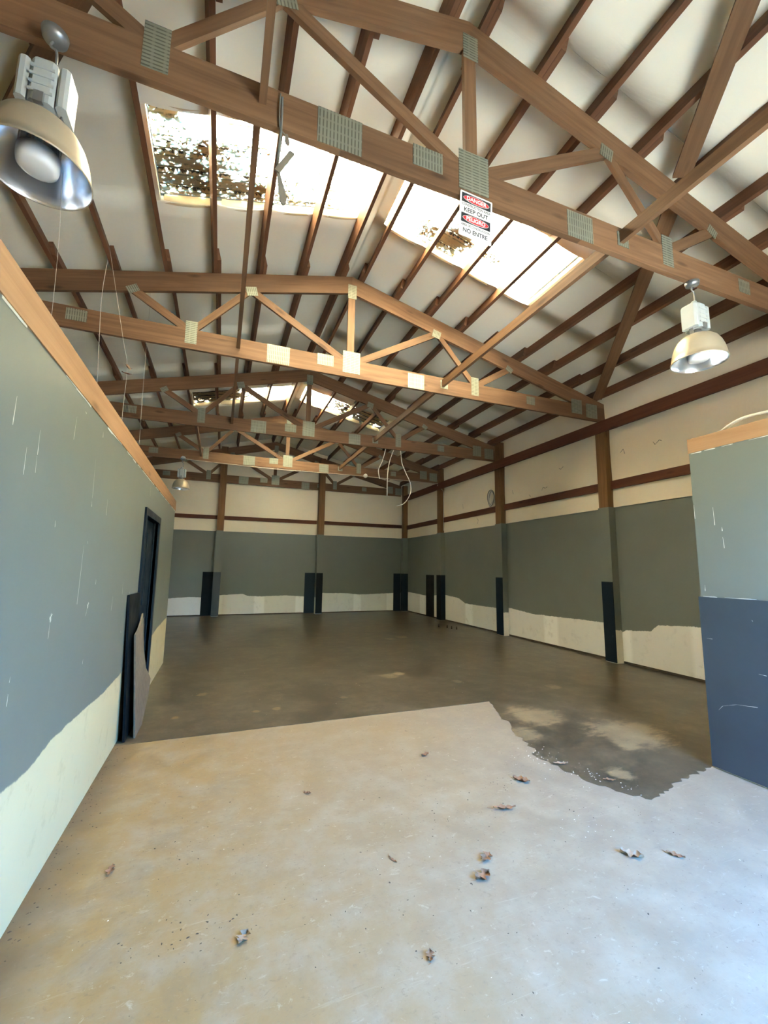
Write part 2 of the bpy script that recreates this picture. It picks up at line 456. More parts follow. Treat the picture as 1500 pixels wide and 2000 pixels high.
# ------------------------------------------------------------------ dimensions
XR, YB, XL = 5.93, 13.42, -0.691            # right wall, back wall, face of the left partition
RX, APEX, SL = 1.447, 5.326, 0.25            # ridge, top of the trusses there, roof pitch
TY = [2.21, 5.12, 8.03, 10.78, 13.36]        # trusses
BC0, BC1 = 3.89, 4.13                        # bottom chord
def tc_top(x): return APEX - SL * abs(x - RX)
PK0, PKD = 0.127, 0.518                      # purlin rows from the ridge
PD = 0.145                                   # purlin depth
random.seed(4)

# ------------------------------------------------------------------ floor
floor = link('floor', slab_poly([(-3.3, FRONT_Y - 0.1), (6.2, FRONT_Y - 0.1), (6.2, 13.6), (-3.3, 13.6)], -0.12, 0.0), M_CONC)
tag(floor, 'bare stained concrete floor of the empty workshop', kind='structure')
def jag_line(a, b, step, amp, rng):
    a, b = Vector(a), Vector(b); L = (b - a).length; n = max(1, int(L / step)); d = (b - a).normalized(); q = Vector((-d.y, d.x))
    out = []
    for i in range(n):
        tt = i / n
        out.append(tuple(a + (b - a) * tt + q * (rng.uniform(-amp, amp) if i else 0)))
    return out
rng = random.Random(11)
edge_pts = []
chain = [((-0.69, 4.055), (2.80, 4.075), 0.12, 0.004), ((2.80, 4.075), (2.62, 3.62), 0.06, 0.03), ((2.62, 3.62), (2.34, 2.74), 0.05, 0.035), ((2.34, 2.74), (2.43, 2.30), 0.04, 0.022),
         ((2.43, 2.30), (2.60, 2.06), 0.03, 0.02), ((2.60, 2.06), (2.98, 2.16), 0.03, 0.018), ((2.98, 2.16), (3.46, 2.24), 0.035, 0.022)]
for a, b, st, am in chain: edge_pts += jag_line(a, b, st, am, rng)
edge_pts += [(3.46, 2.24), (5.93, 2.24), (5.93, 13.42), (-3.04, 13.42), (-3.04, 4.06), (-0.80, 4.06)]
link('floor_paint', slab_poly(edge_pts, 0.0, 0.0015), M_FLOORPAINT, floor)

# ------------------------------------------------------------------ walls
def structure(name, label, loc=(0, 0, 0)):
    return root(name, loc, label, kind='structure')
wr = structure('wall_right', 'long side wall with dark painted drywall below and cream insulation above', (XR, 6, 0))
ys_posts = [(5.03, 5.21), (7.84, 8.05), (10.65, 10.85)]
segs = [(FRONT_Y, 5.03), (5.21, 7.84), (8.05, 10.65), (10.85, 13.42)]
for y0, y1 in segs:
    yy0, yy1 = (y0 - 0.1 if y0 > 0 else y0), y1 + (0.1 if y1 < 13 else 0)
    box('drywall_panel', XR, XR + 0.03, yy0, yy1, 0.035, 2.44, M_RIGHT, wr)
    # insulation blanket: bellied between girts
    v, f = [], []
    ny, nz = 14, 12
    for i in range(ny + 1):
        for j in range(nz + 1):
            y = yy0 + (yy1 - yy0) * i / ny; z = 2.44 + (4.36 - 2.44) * j / nz
            bel = 0.02 * abs(math.sin(math.pi * (z - 2.80) / 0.95)) + 0.012 * math.sin(y * 5.1 + z * 2) * math.sin(z * 4.2 + y)
            v.append((XR - 0.005 - bel * 0.6, y, z))
    for i in range(ny):
        for j in range(nz):
            a = i * (nz + 1) + j
            f.append((a, a + 1, a + nz + 2, a + nz + 1))
    k = len(v)
    v += [(XR + 0.06, yy0, 2.44), (XR + 0.06, yy1, 2.44), (XR + 0.06, yy1, 4.36), (XR + 0.06, yy0, 4.36)]
    f.append((k, k + 1, k + 2, k + 3))
    link('insulation_panel', mk(v, f, True), M_INS_WALL, wr)
    beam('girt', (XR - 0.03, y0, 2.805), (XR - 0.03, y1, 2.805), 0.135, 0.04, M_HEADER, wr)
box('siding', XR + 0.06, XR + 0.08, FRONT_Y - 0.1, 13.6, 0, 4.5, M_METAL, wr)
beam('header', (5.78, FRONT_Y, 3.787), (5.78, 13.2, 3.787), 0.19, 0.038, M_HEADER, wr)
box('sill_gap', XR + 0.005, XR + 0.03, FRONT_Y, 13.42, 0.0, 0.035, M_GRIT, wr)

wb = structure('wall_back', 'far end wall with dark painted drywall, white lower band and cream insulation', (1.5, YB, 0))
xs_posts = [(-0.150, 0.040), (2.82, 3.01)]
bsegs = [(-3.04, -0.05), (-0.05, 2.91), (2.91, XR)]
for x0, x1 in bsegs:
    box('drywall_panel', x0, x1, YB, YB + 0.03, 0.03, 2.44, M_BACK, wb)
    pts = [(x0, 2.44), (x1, 2.44), (x1, tc_top(x1) + 0.2)]
    if x0 < RX < x1: pts.append((RX, APEX + 0.2))
    pts.append((x0, tc_top(x0) + 0.2))
    prism_xz('insulation_panel', pts, YB + 0.02, 0.04, M_INS_WALL, wb)
for x0, x1 in [(-3.04, -0.15), (0.04, 2.82), (3.01, 5.78)]:
    beam('girt', (x0, YB - 0.02, 2.845), (x1, YB - 0.02, 2.845), 0.11, 0.04, M_HEADER, wb)
box('siding', -3.2, 6.1, YB + 0.05, YB + 0.07, 0, 5.6, M_METAL, wb)
box('sill_gap', -3.04, XR, YB + 0.004, YB + 0.03, 0, 0.03, M_GRIT, wb)
for x0, x1, m in [(-0.45, -0.165, M_BLACK), (2.50, 2.86, M_NAVY_D)]:
    box('wainscot_board', x0, x1, YB - 0.014, YB - 0.001, 0.012, 1.245, m, wb)
box('wainscot_board', 5.50, 5.76, YB - 0.014, YB - 0.001, 0.012, 1.245, M_NAVY_D, wb)
box('wainscot_board', XR - 0.014, XR - 0.001, 11.30, 11.80, 0.012, 1.235, M_BLACK, wr)

# left partition with its door
wlft = structure('wall_left', 'tall blue-grey painted partition wall with a pine top plate and ragged white band', (XL, 3, 0))
TH, DY0, DY1, DZ, LEND, LTOP = 0.12, 4.58, 5.48, 1.885, 7.16, 2.245
box('drywall_panel', XL - TH, XL, FRONT_Y, DY0, 0.0, LTOP, M_LEFT, wlft)
box('drywall_panel', XL - TH, XL, DY1, LEND, 0.0, LTOP, M_LEFT, wlft)
box('drywall_panel', XL - TH, XL, DY0, DY1, DZ, LTOP, M_LEFT, wlft)
beam('top_plate', (XL - TH / 2 + 0.004, FRONT_Y, 2.318), (XL - TH / 2 + 0.004, LEND + 0.02, 2.318), 0.145, TH + 0.004, M_PLATE_WOOD, wlft)
# torn white paper edge under the plate
rg = random.Random(3); v, f = [], []
y = 1.0
while y < LEND - 0.1:
    L_ = rg.uniform(0.03, 0.16)
    if rg.random() < 0.72:
        h1, h2 = rg.uniform(0.002, 0.012), rg.uniform(0.002, 0.014)
        k = len(v)
        for (yy, hh) in ((y, h1), (y + L_, h2)):
            v += [(XL + 0.0015, yy, LTOP - hh), (XL + 0.0015, yy, LTOP + 0.003), (XL - 0.002, yy, LTOP - hh), (XL - 0.002, yy, LTOP + 0.003)]
        f += [(k, k + 4, k + 5, k + 1), (k + 2, k + 3, k + 7, k + 6), (k, k + 2, k + 6, k + 4), (k + 1, k + 5, k + 7, k + 3), (k, k + 1, k + 3, k + 2), (k + 4, k + 6, k + 7, k + 5)]
    y += L_
e = link('torn_paper_edge', mk(v, f), M_SCUFF, wlft); e['kind'] = 'stuff'
def scuffs(name, lst, x, sgn, w0, parent, seed):
    rg = random.Random(seed); v, f = [], []
    for (ya, za, yb, zb) in lst:
        n = 5; w = w0 * rg.uniform(0.6, 1.5)
        k = len(v)
        d = Vector((0, yb - ya, zb - za)); L_ = max(d.length, 1e-4); q = Vector((0, -d.z, d.y)) / L_
        for i in range(n + 1):
            tt = i / n
            c = Vector((x + sgn * 0.001, ya, za)) + d * tt
            ww = w * (0.25 + 0.9 * tt ** 1.5) * rg.uniform(0.6, 1.2)
            if i == n: ww *= 0.5
            v += [c + q * ww, c - q * ww]
        for i in range(n):
            f.append((k + 2 * i, k + 2 * i + 1, k + 2 * i + 3, k + 2 * i + 2))
    me = mk(v, f)
    o = link(name, me, M_SCUFF, parent); o['kind'] = 'stuff'
    return o
LSC = [(1.766, 1.982, 1.762, 1.877), (1.89, 1.833, 1.89, 1.73), (1.988, 1.929, 1.99, 1.829), (1.986, 1.825, 1.99, 1.758), (2.384, 2.119, 2.373, 2.0), (2.861, 2.187, 2.863, 2.151), (2.765, 1.998, 2.779, 1.776), (2.5, 2.186, 2.521, 2.18), (2.777, 1.76, 2.782, 1.728), (3.112, 1.821, 3.114, 1.718), (2.776, 1.538, 2.785, 1.522), (2.715, 1.51, 2.704, 1.199), (2.919, 1.19, 2.884, 1.12), (2.337, 1.185, 2.335, 1.085), (2.338, 1.112, 2.333, 1.079), (3.522, 1.191, 3.503, 1.092), (3.031, 1.322, 3.027, 1.29), (3.816, 1.277, 3.83, 1.183), (4.124, 1.197, 4.12, 1.165), (4.479, 1.202, 4.479, 1.171), (1.994, 0.998, 1.991, 0.977), (1.993, 0.937, 1.993, 0.894), (2.927, 0.878, 2.923, 0.85), (3.898, 0.902, 3.912, 0.883), (4.733, 2.233, 4.727, 2.084), (2.261, 1.598, 2.262, 1.57), (5.945, 1.223, 5.94, 1.186), (6.533, 1.216, 6.526, 1.175), (5.965, 0.74, 5.954, 0.714)]
scuffs('gouges', LSC, XL, 1, 0.0028, wlft, 5)
scuffs('gouges', [(2.355, 1.185, 2.325, 1.165), (2.34, 1.19, 2.338, 1.15), (2.93, 1.19, 2.90, 1.175), (2.915, 1.195, 2.91, 1.16)], XL, 1, 0.007, wlft, 6)

dr = root('door_1', (XL, (DY0 + DY1) / 2, 0), 'dark navy door with dark casing in the left partition', kind='structure')
box('casing', XL - TH - 0.002, XL + 0.018, DY0 - 0.075, DY0, 0.002, DZ, M_NAVY_D, dr)
box('casing', XL - TH - 0.002, XL + 0.018, DY1, DY1 + 0.075, 0.002, DZ, M_NAVY_D, dr)
box('casing', XL - TH - 0.002, XL + 0.018, DY0 - 0.075, DY1 + 0.075, DZ, DZ + 0.07, M_NAVY_D, dr)
slab = box('door_panel', XL - 0.085, XL - 0.045, DY0 + 0.004, DY1 - 0.004, 0.006, DZ - 0.004, M_NAVY_D, dr)
for zz0, zz1 in ((0.15, 0.85), (1.0, 1.75)):
    for yy0, yy1 in ((DY0 + 0.11, DY0 + 0.41), (DY0 + 0.49, DY0 + 0.79)):
        box('raised_panel', XL - 0.045, XL - 0.038, yy0, yy1, zz0, zz1, M_NAVY_D, slab)
link('door_knob', lathe([(0.0, 0.055), (0.02, 0.052), (0.028, 0.04), (0.02, 0.026), (0.011, 0.02), (0.011, 0.004), (0.028, 0.004), (0.028, 0.0)], 16), M_STEEL, slab,
     Matrix.Translation((XL - 0.045, DY0 + 0.065, 0.93)) @ Matrix.Rotation(R(90), 4, 'Y'))
box('door_stop', XL - 0.04, XL - 0.028, DY0, DY0 + 0.012, 0.002, DZ, M_NAVY_D, dr)
box('door_stop', XL - 0.04, XL - 0.028, DY1 - 0.012, DY1, 0.002, DZ, M_NAVY_D, dr)

# right partition stub
XP, PY = 3.458, 2.215
wp = structure('wall_partition', 'short partition stub with light blue-grey paint over a navy wainscot', (XP, 1, 0))
box('drywall_panel', XP, XP + 0.115, FRONT_Y, PY, 0.0, 2.352, M_RPART, wp)
beam('top_plate', (XP + 0.057, FRONT_Y, 2.41), (XP + 0.057, PY + 0.006, 2.41), 0.115, 0.119, M_PLATE_WOOD, wp)
box('wainscot_board', XP - 0.012, XP, FRONT_Y, PY + 0.004, 0.012, 1.225, M_NAVY, wp)
box('wainscot_board', XP - 0.012, XP + 0.127, PY, PY + 0.012, 0.012, 1.225, M_NAVY, wp)
scuffs('gouges', [(2.074, 1.9, 2.072, 1.763), (2.025, 1.67, 2.021, 1.589), (2.179, 1.314, 2.18, 1.269), (2.21, 1.935, 2.21, 1.824), (2.025, 1.744, 2.024, 1.714)], XP, -1, 0.004, wp, 8)
scuffs('scratches', [(2.15, 0.42, 2.121, 0.456), (2.121, 0.456, 2.028, 0.492), (2.028, 0.492, 1.901, 0.51), (1.876, 0.732, 1.83, 0.73), (2.19, 0.921, 2.149, 0.92), (1.886, 1.088, 1.88, 1.079)], XP - 0.012, -1, 0.0014, wp, 9)
scuffs('scratches', [(2.2, 1.229, 2.1, 1.227), (2.05, 1.229, 1.85, 1.228), (2.2, 2.346, 2.12, 2.345), (2.10, 2.347, 2.02, 2.346), (1.98, 2.346, 1.9, 2.347), (1.8, 2.346, 1.6, 2.348)], XP, -1, 0.0045, wp, 10)

# front wall with the doorway, outer left wall with its side door (both outside the picture)
wf = structure('wall_front', 'front wall with the open doorway the daylight comes through', (1.4, FRONT_Y, 0))
for x0, x1, z0, z1 in ((-3.2, DOOR_X0, 0, 4.2), (DOOR_X1, 6.1, 0, 4.2), (DOOR_X0, DOOR_X1, DOOR_H, 4.2)):
    box('wall_section', x0, x1, FRONT_Y - 0.1, FRONT_Y, z0, z1, M_INS_WALL, wf)
prism_xz('gable', [(-3.2, 4.2), (6.1, 4.2), (6.1, tc_top(6.1) + 0.25), (RX, APEX + 0.25), (-3.2, tc_top(-3.2) + 0.25)], FRONT_Y - 0.05, 0.1, M_INS_WALL, wf)
wo_ = structure('wall_outer_left', 'outer side wall behind the left partition', (OUTER_X, 6, 0))
for y0, y1, z0, z1 in ((FRONT_Y - 0.1, SIDE_Y0, 0, 4.5), (SIDE_Y1, 13.6, 0, 4.5), (SIDE_Y0, SIDE_Y1, SIDE_H, 4.5)):
    box('wall_section', OUTER_X - 0.1, OUTER_X, y0, y1, z0, z1, M_INS_WALL, wo_)
g = link('ground_outside', slab_poly([(-40, -40), (40, -40), (40, 50), (-40, 50)], -0.3, -0.13), M_GROUND)
tag(g, 'gravel ground around the building', kind='structure')

# unseen woods added outside both doorways to block the low blue sky
def woods(name, pts, h0, label):
    rg_ = random.Random(len(name) + int(h0 * 7)); v, f = [], []
    nz = 9
    P_ = []
    for a, b in zip(pts[:-1], pts[1:]):
        a, b = Vector(a), Vector(b); n = int((b - a).length / 0.9)
        P_ += [a + (b - a) * i / n for i in range(n)]
    P_.append(Vector(pts[-1]))
    for i, p in enumerate(P_):
        hh = h0 * rg_.uniform(0.85, 1.2)
        d = (P_[min(i + 1, len(P_) - 1)] - P_[max(i - 1, 0)]).normalized(); q = Vector((-d.y, d.x))
        for j in range(nz + 1):
            tt = j / nz
            o = 1.3 * math.sin(math.pi * tt) + rg_.uniform(-0.45, 0.45)
            v.append((p.x + q.x * o, p.y + q.y * o, -0.13 + hh * tt))
        v.append((p.x - q.x * 3, p.y - q.y * 3, -0.13 + hh * 0.6))
    m = nz + 2
    for i in range(len(P_) - 1):
        for j in range(m - 1):
            a = i * m + j
            f.append((a, a + 1, a + m + 1, a + m))
    o = link(name, mk(v, f, True), M_ADDED_WOODS)
    return tag(o, label, 'trees', kind='stuff')
M_ADDED_WOODS = plain('added_foliage', (0.16, 0.17, 0.065), 0.9, var=0.4, scale=1.5)
woods('woods', [(26, -10), (14, -13), (2, -13), (-11, -13)][::-1], 5.2, 'green woods added out of view to block low sky in front of the doorway')
woods('woods', [(-15, -9), (-13, 0), (-12, 12), (-13, 28)][::-1], 4.6, 'green woods added out of view to block low sky at the side door')

# ------------------------------------------------------------------ ceiling: insulation blankets on purlins
ce = structure('ceiling', 'sloped white insulation ceiling over rows of brown purlins', (RX, 6, 5))
SKY1, SKY3 = (3.31, 4.24), (9.14, 9.97)
ivals = [(FRONT_Y - 0.1, -0.45), (-0.45, 0.75), (0.75, 2.02), (2.02, SKY1[0]), SKY1, (SKY1[1], 5.5), (5.5, 6.72), (6.72, 7.94), (7.94, SKY3[0]), SKY3, (SKY3[1], 11.2), (11.2, 12.42), (12.42, 13.47)]
rows = [PK0 + PKD * k for k in range(9)]
SK_IN, SK_OUT = rows[0], rows[4]
def ceil_z(d): return APEX + PD + 0.012 - SL * d
def blanket(side, d0, d1, y0, y1, seed):
    rg = random.Random(seed)
    ds = [d0]
    marks = sorted(set([d0, d1] + [q for q in rows if d0 < q < d1]))
    prof = []
    for a, b in zip(marks[:-1], marks[1:]):
        n = 5
        sag = rg.uniform(0.008, 0.020) if b - a > 0.2 else 0.0
        for i in range(n):
            tt = i / n
            prof.append((a + (b - a) * tt, sag * 4 * tt * (1 - tt)))
    prof.append((d1, 0.0))
    ny = 6
    v, f = [], []
    m = len(prof)
    ph = rg.uniform(0, 6)
    for i in range(ny + 1):
        tt = i / ny
        y = y0 + (y1 - y0) * tt
        lip = 0.010 * (abs(2 * tt - 1) ** 6)
        for d, s_ in prof:
            w = s_ * (0.75 + 0.25 * math.sin(ph + d * 3 + tt * 5)) + lip * (1 if s_ > 0 else 0)
            v.append((RX + side * d, y, ceil_z(d) - w))
    o_ = len(v)
    for i in (0, ny):
        y = y0 if i == 0 else y1
        for d, s_ in prof:
            v.append((RX + side * d, y, ceil_z(d) + 0.05))
    for i in range(ny):
        for j in range(m - 1):
            a = i * m + j
            f.append((a, a + m, a + m + 1, a + 1) if side < 0 else (a, a + 1, a + m + 1, a + m))
    for j in range(m - 1):
        f.append((o_ + j, o_ + j + 1, o_ + m + j + 1, o_ + m + j))
        f.append((j, j + 1, o_ + j + 1, o_ + j)); k = ny * m
        f.append((k + j, k + j + 1, o_ + m + j + 1, o_ + m + j))
    f.append((0, o_, o_ + m, ny * m) if False else tuple([i * m for i in range(ny + 1)] + [o_ + m, o_]))
    f.append(tuple([i * m + m - 1 for i in range(ny + 1)] + [o_ + 2 * m - 1, o_ + m - 1]))
    link('insulation_blanket', mk(v, f, True), M_INS, ce)
DMAX = 4.62
sd_ = 1
for (y0, y1) in ivals:
    for side in (-1, 1):
        sd_ += 1
        if (y0, y1) in (SKY1, SKY3):
            blanket(side, 0.0, SK_IN, y0, y1, sd_); blanket(side, SK_OUT, DMAX, y0, y1, sd_ + 100)
        else:
            blanket(side, 0.0, DMAX, y0, y1, sd_)
# metal roofing above the insulation, open over the skylights
for side in (-1, 1):
    for (y0, y1) in ((FRONT_Y - 0.3, SKY1[0]), (SKY1[1], SKY3[0]), (SKY3[1], 13.7)):
        beam('roof_sheet', (RX, (y0 + y1) / 2, ceil_z(0) + 0.085), (RX + side * 4.9, (y0 + y1) / 2, ceil_z(4.9) + 0.085), 0.012, y1 - y0, M_METAL, ce)
    for (y0, y1) in (SKY1, SKY3):
        for a, b in ((0, SK_IN), (SK_OUT, 4.9)):
            beam('roof_sheet', (RX + side * a, (y0 + y1) / 2, ceil_z(a) + 0.085), (RX + side * b, (y0 + y1) / 2, ceil_z(b) + 0.085), 0.012, y1 - y0, M_METAL, ce)
# purlins
pb = [FRONT_Y] + TY[:-1] + [13.40]
pang = math.atan(SL)
for side in (-1, 1):
    for k, d in enumerate(rows):
        if side < 0 and k > 7: continue
        for b in range(len(pb) - 1):
            y0 = pb[b] - (random.uniform(0.16, 0.30) if b else 0)
            y1 = pb[b + 1] + (random.uniform(0.10, 0.26) if b < len(pb) - 2 else 0)
            off = 0.0205 * (1 if b % 2 else -1)
            dd = d + off
            x = RX + side * dd
            z = tc_top(x) + (PD / 2) * math.cos(pang)
            nrm = Vector((side * math.sin(pang), 0, math.cos(pang)))
            beam('purlin', (x + side * math.sin(pang) * PD / 2, y0, z), (x + side * math.sin(pang) * PD / 2, y1, z), PD, 0.04, M_PURLIN, ce, up=nrm)

# skylights
def skylight(side, ys, label, litter, seed):
    y0, y1 = ys
    d0, d1 = SK_IN, SK_OUT
    rt = root('skylight', (RX + side * (d0 + d1) / 2, (y0 + y1) / 2, ceil_z((d0 + d1) / 2)), label, 'skylight', 'fibreglass skylights in the roof')
    # corrugated sheet: ribs run down the slope
    v, f = [], []
    ny = 60
    nd = 4
    def ribz(y):
        u = ((y - y0) / 0.19) % 1.0
        return 0.022 * max(0.0, 1 - abs(u - 0.5) / 0.16) + 0.006 * max(0.0, 1 - abs(u - 0.0) / 0.08)
    a0, a1 = d0 - 0.05, d1 + 0.05
    for i in range(ny + 1):
        y = y0 - 0.04 + (y1 - y0 + 0.08) * i / ny
        rib = ribz(y)
        for j in range(nd + 1):
            d = a0 + (a1 - a0) * j / nd
            v.append((RX + side * d, y, ceil_z(d) + 0.085 + rib))
    for i in range(ny):
        for j in range(nd):
            a = i * (nd + 1) + j
            f.append((a, a + 1, a + nd + 2, a + nd + 1))
    link('corrugated_sheet', mk(v, f, True), M_SKY, rt)
    # tucked insulation facing round the hole
    for yy, sg in ((y0, 1), (y1, -1)):
        for k in range(4):
            a, b = rows[k] + 0.03, rows[k + 1] - 0.03
            n = 8
            v, f = [], []
            for i in range(n + 1):
                tt = i / n; d = a + (b - a) * tt; sag = 0.022 * 4 * tt * (1 - tt)
                for (dy, dz) in ((0.0, 0.07), (sg * 0.012, 0.02 - sag), (-sg * 0.004, -0.002 - sag), (-sg * 0.03, -0.004 - sag)):
                    v.append((RX + side * d, yy + dy, ceil_z(d) + dz))
            for i in range(n):
                for j in range(3):
                    q = i * 4 + j
                    f.append((q, q + 1, q + 5, q + 4))
            link('facing_flap', mk(v, f, True), M_FOIL, rt)
    # leaf litter lying on the sheet
    rg = random.Random(seed)
    v, f = [], []
    for (cd, cyy, sdv, syv, n, sz) in litter:
        for _ in range(n):
            d = min(max(rg.gauss(cd, sdv), d0 + 0.01), d1 + 0.04); y = min(max(rg.gauss(cyy, syv), y0 - 0.03), y1 + 0.03)
            L_ = sz * rg.uniform(0.4, 1.5); w = L_ * rg.uniform(0.3, 0.7); an = rg.uniform(0, 6.28)
            k = len(v)
            for (p, q) in ((-1, 0), (-0.3, 0.8), (0.5, 0.6), (1, 0), (0.4, -0.7), (-0.4, -0.6)):
                ex, ey = p * L_ / 2, q * w / 2
                xx = d + ex * math.cos(an) - ey * math.sin(an); yy = y + ex * math.sin(an) + ey * math.cos(an)
                v.append((RX + side * xx, yy, ceil_z(xx) + 0.087 + ribz(yy) + rg.uniform(0.0, 0.004)))
            f.append(tuple(range(k, k + 6)))
    i = 0
    while y0 + 0.19 * i < y1 + 0.02:
        for off in (0.055, 0.135):
            yy = y0 + 0.19 * i + off
            if yy > y1: continue
            d = d0
            while d < d1:
                L_ = rg.uniform(0.02, 0.16); w = rg.uniform(0.0015, 0.0045)
                if rg.random() < 0.75:
                    k = len(v)
                    for (q, e_) in ((d, -w), (d, w), (min(d + L_, d1), w), (min(d + L_, d1), -w)):
                        v.append((RX + side * q, yy + e_, ceil_z(q) + 0.088 + ribz(yy + e_)))
                    f.append((k, k + 1, k + 2, k + 3))
                d += L_
        i += 1
    if v:
        o = link('leaf_litter', mk(v, f), M_LITTER, rt); o['kind'] = 'stuff'
    return rt
dl = SK_OUT; w_ = SKY1[1]
skylight(-1, SKY1, 'skylight with leaf-darkened lower corner, beside the ridge over the nearest bay',
         [(2.05, 4.12, 0.35, 0.09, 900, 0.06), (1.95, 3.88, 0.22, 0.10, 800, 0.055), (1.40, 4.12, 0.25, 0.07, 600, 0.055), (2.08, 3.42, 0.07, 0.07, 260, 0.05), (1.0, 4.22, 0.35, 0.03, 200, 0.04), (1.75, 3.68, 0.22, 0.04, 260, 0.04),
          (1.2, 3.8, 0.6, 0.3, 60, 0.03)], 21)
skylight(1, SKY1, 'bright skylight behind the danger sign, speckled with leaves, over the nearest bay',
         [(0.88, 4.08, 0.10, 0.09, 600, 0.05), (1.0, 3.98, 0.09, 0.08, 420, 0.05), (0.62, 4.12, 0.06, 0.07, 160, 0.04), (1.45, 3.98, 0.16, 0.05, 160, 0.035), (1.85, 4.10, 0.12, 0.04, 60, 0.03), (0.55, 4.18, 0.18, 0.04, 60, 0.03), (1.2, 3.8, 0.7, 0.3, 70, 0.02)], 22)
skylight(-1, SKY3, 'distant skylight half hidden by leaves, beside the ridge over the third bay',
         [(1.80, 9.5, 0.26, 0.27, 500, 0.17), (1.85, 9.5, 0.26, 0.27, 2000, 0.06), (1.35, 9.75, 0.22, 0.14, 900, 0.055), (1.0, 9.9, 0.3, 0.06, 300, 0.04)], 23)
skylight(1, SKY3, 'distant skylight shaded by leaves towards its outer end, over the third bay',
         [(1.80, 9.5, 0.28, 0.27, 500, 0.17), (1.85, 9.5, 0.28, 0.27, 2200, 0.06), (1.1, 9.65, 0.25, 0.20, 1300, 0.05), (0.75, 9.92, 0.2, 0.06, 200, 0.04)], 24)

# ------------------------------------------------------------------ trusses
TT = 0.04
def truss(y, label, xe_r):
    rt = root('roof_truss', (RX, y, BC0), label, 'truss', 'timber roof trusses')
    xl = RX - 4.35
    # bottom chord: three spliced boards
    cuts = [xl, RX - 0.92, RX + 0.955, xe_r]
    for a, b in zip(cuts[:-1], cuts[1:]):
        beam('bottom_chord', (a + 0.001, y, (BC0 + BC1) / 2), (b - 0.001, y, (BC0 + BC1) / 2), BC1 - BC0, TT, M_TRUSS, rt)
    dep = 0.242
    for s_ in (-1, 1):
        xe = xe_r if s_ > 0 else xl
        dh = (APEX - dep - BC1) / SL
        de = abs(xe - RX)
        pts = [(RX, APEX), (RX + s_ * de, APEX - SL * de), (RX + s_ * de, BC1 + 0.001), (RX + s_ * dh, BC1 + 0.001), (RX, APEX - dep)]
        if s_ > 0: pts = pts[::-1]
        prism_xz('top_chord', pts, y, TT, M_TRUSS, rt, -s_ * pang)
    beam('king_post', (RX, y, BC1), (RX, y, APEX - dep + 0.01), 0.093, TT - 0.004, M_TRUSS, rt, up=(1, 0, 0))
    for s_ in (-1, 1):
        zt = lambda d: APEX - dep - SL * d
        A, B, C, D = (RX + s_ * 0.10, y, BC1 - 0.01), (RX + s_ * 1.275, y, zt(1.275) + 0.02), (RX + s_ * 1.917, y, BC1 - 0.02), (RX + s_ * 2.53, y, zt(2.53) + 0.02)
        beam('web', A, B, 0.09, TT - 0.006, M_TRUSS, rt)
        beam('web', (B[0] + s_ * 0.035, y, B[2] - 0.01), C, 0.075, TT - 0.008, M_TRUSS, rt)
        beam('web', (C[0] + s_ * 0.02, y, C[2]), D, 0.09, TT - 0.008, M_TRUSS, rt)
    def plate(dx, z, w, h, mat, rot=0.0):
        M = Matrix.Translation((RX + dx, y - TT / 2 - 0.0015, z)) @ Matrix.Rotation(rot, 4, 'Y')
        link('gusset_plate', boxme(w, 0.003, h), mat, rt, M)
    plate(0.015, 4.095, 0.235, 0.30, M_PLATE_H)
    plate(0.005, 5.105, 0.12, 0.20, M_PLATE_H)
    for s_ in (-1, 1):
        plate(s_ * 1.28, 4.775, 0.13, 0.115, M_PLATE_V, s_ * pang)
        plate(s_ * 1.917, 4.09, 0.125, 0.275, M_PLATE_H)
        plate(s_ * 2.54, 4.475, 0.12, 0.085, M_PLATE_V, s_ * 0.55)
    plate(-0.925, 4.015, 0.275, 0.235, M_PLATE_V)
    plate(-0.335, 4.065, 0.215, 0.15, M_PLATE_V)
    plate(0.955, 4.00, 0.25, 0.215, M_PLATE_V)
    plate(1.40, 4.03, 0.12, 0.12, M_PLATE_V)
    plate(2.93, 4.035, 0.16, 0.13, M_PLATE_V)
    plate(-3.03, 4.04, 0.19, 0.13, M_PLATE_V)
    if xe_r > RX + 4.1:
        plate(3.86, 4.085, 0.22, 0.24, M_PLATE_H)
        plate(4.18, 4.05, 0.24, 0.24, M_PLATE_H)
    return rt
truss(TY[0], 'nearest timber roof truss, the one carrying the danger sign', 5.92)
truss(TY[1], 'orange-lit timber roof truss, second from the camera', 5.92)
truss(TY[2], 'dark timber roof truss just before the far skylights, third from the camera', 5.795)
truss(TY[3], 'timber roof truss with a thin conduit along its bottom chord, fourth from the camera', 5.795)
truss(TY[4], 'timber roof truss standing against the far end wall', 5.73)

# lateral braces on the bottom chords, diagonal braces under the purlins
def lat(x, y0, y1, label, w=0.09):
    tag(beam('lateral_brace', (x, y0, 4.045), (x, y1, 4.045), w, 0.04, M_TRUSS), label, 'brace', 'braces between the trusses')
h = TT / 2 + 0.001
lat(2.83, FRONT_Y + 0.02, TY[0] - h, 'long brace board coming overhead to the nearest truss, on the skylight-sign side', 0.10)
lat(2.83, TY[0] + h, TY[1] - h, 'brace board between first and second truss, running past the bright skylight edge', 0.10)
lat(2.83, TY[1] + h, TY[2] - h, 'brace board between second and third truss, on the lamp-free right half', 0.10)
lat(2.83, TY[2] + h, TY[3] - h, 'brace board between third and fourth truss above the hanging white cables')
lat(0.07, FRONT_Y + 0.02, TY[0] - h, 'brace board overhead ending at the nearest truss beside the hanging paddle')
lat(0.05, TY[0] + h, TY[1] - h, 'dark brace board crossing in front of the large leafy skylight')
lat(0.05, TY[1] + h, TY[2] - h, 'brace board between second and third truss, left of the king posts')
lat(-0.57, TY[2] + h, TY[3] - h, 'short dark brace board between third and fourth truss near the far lamp')
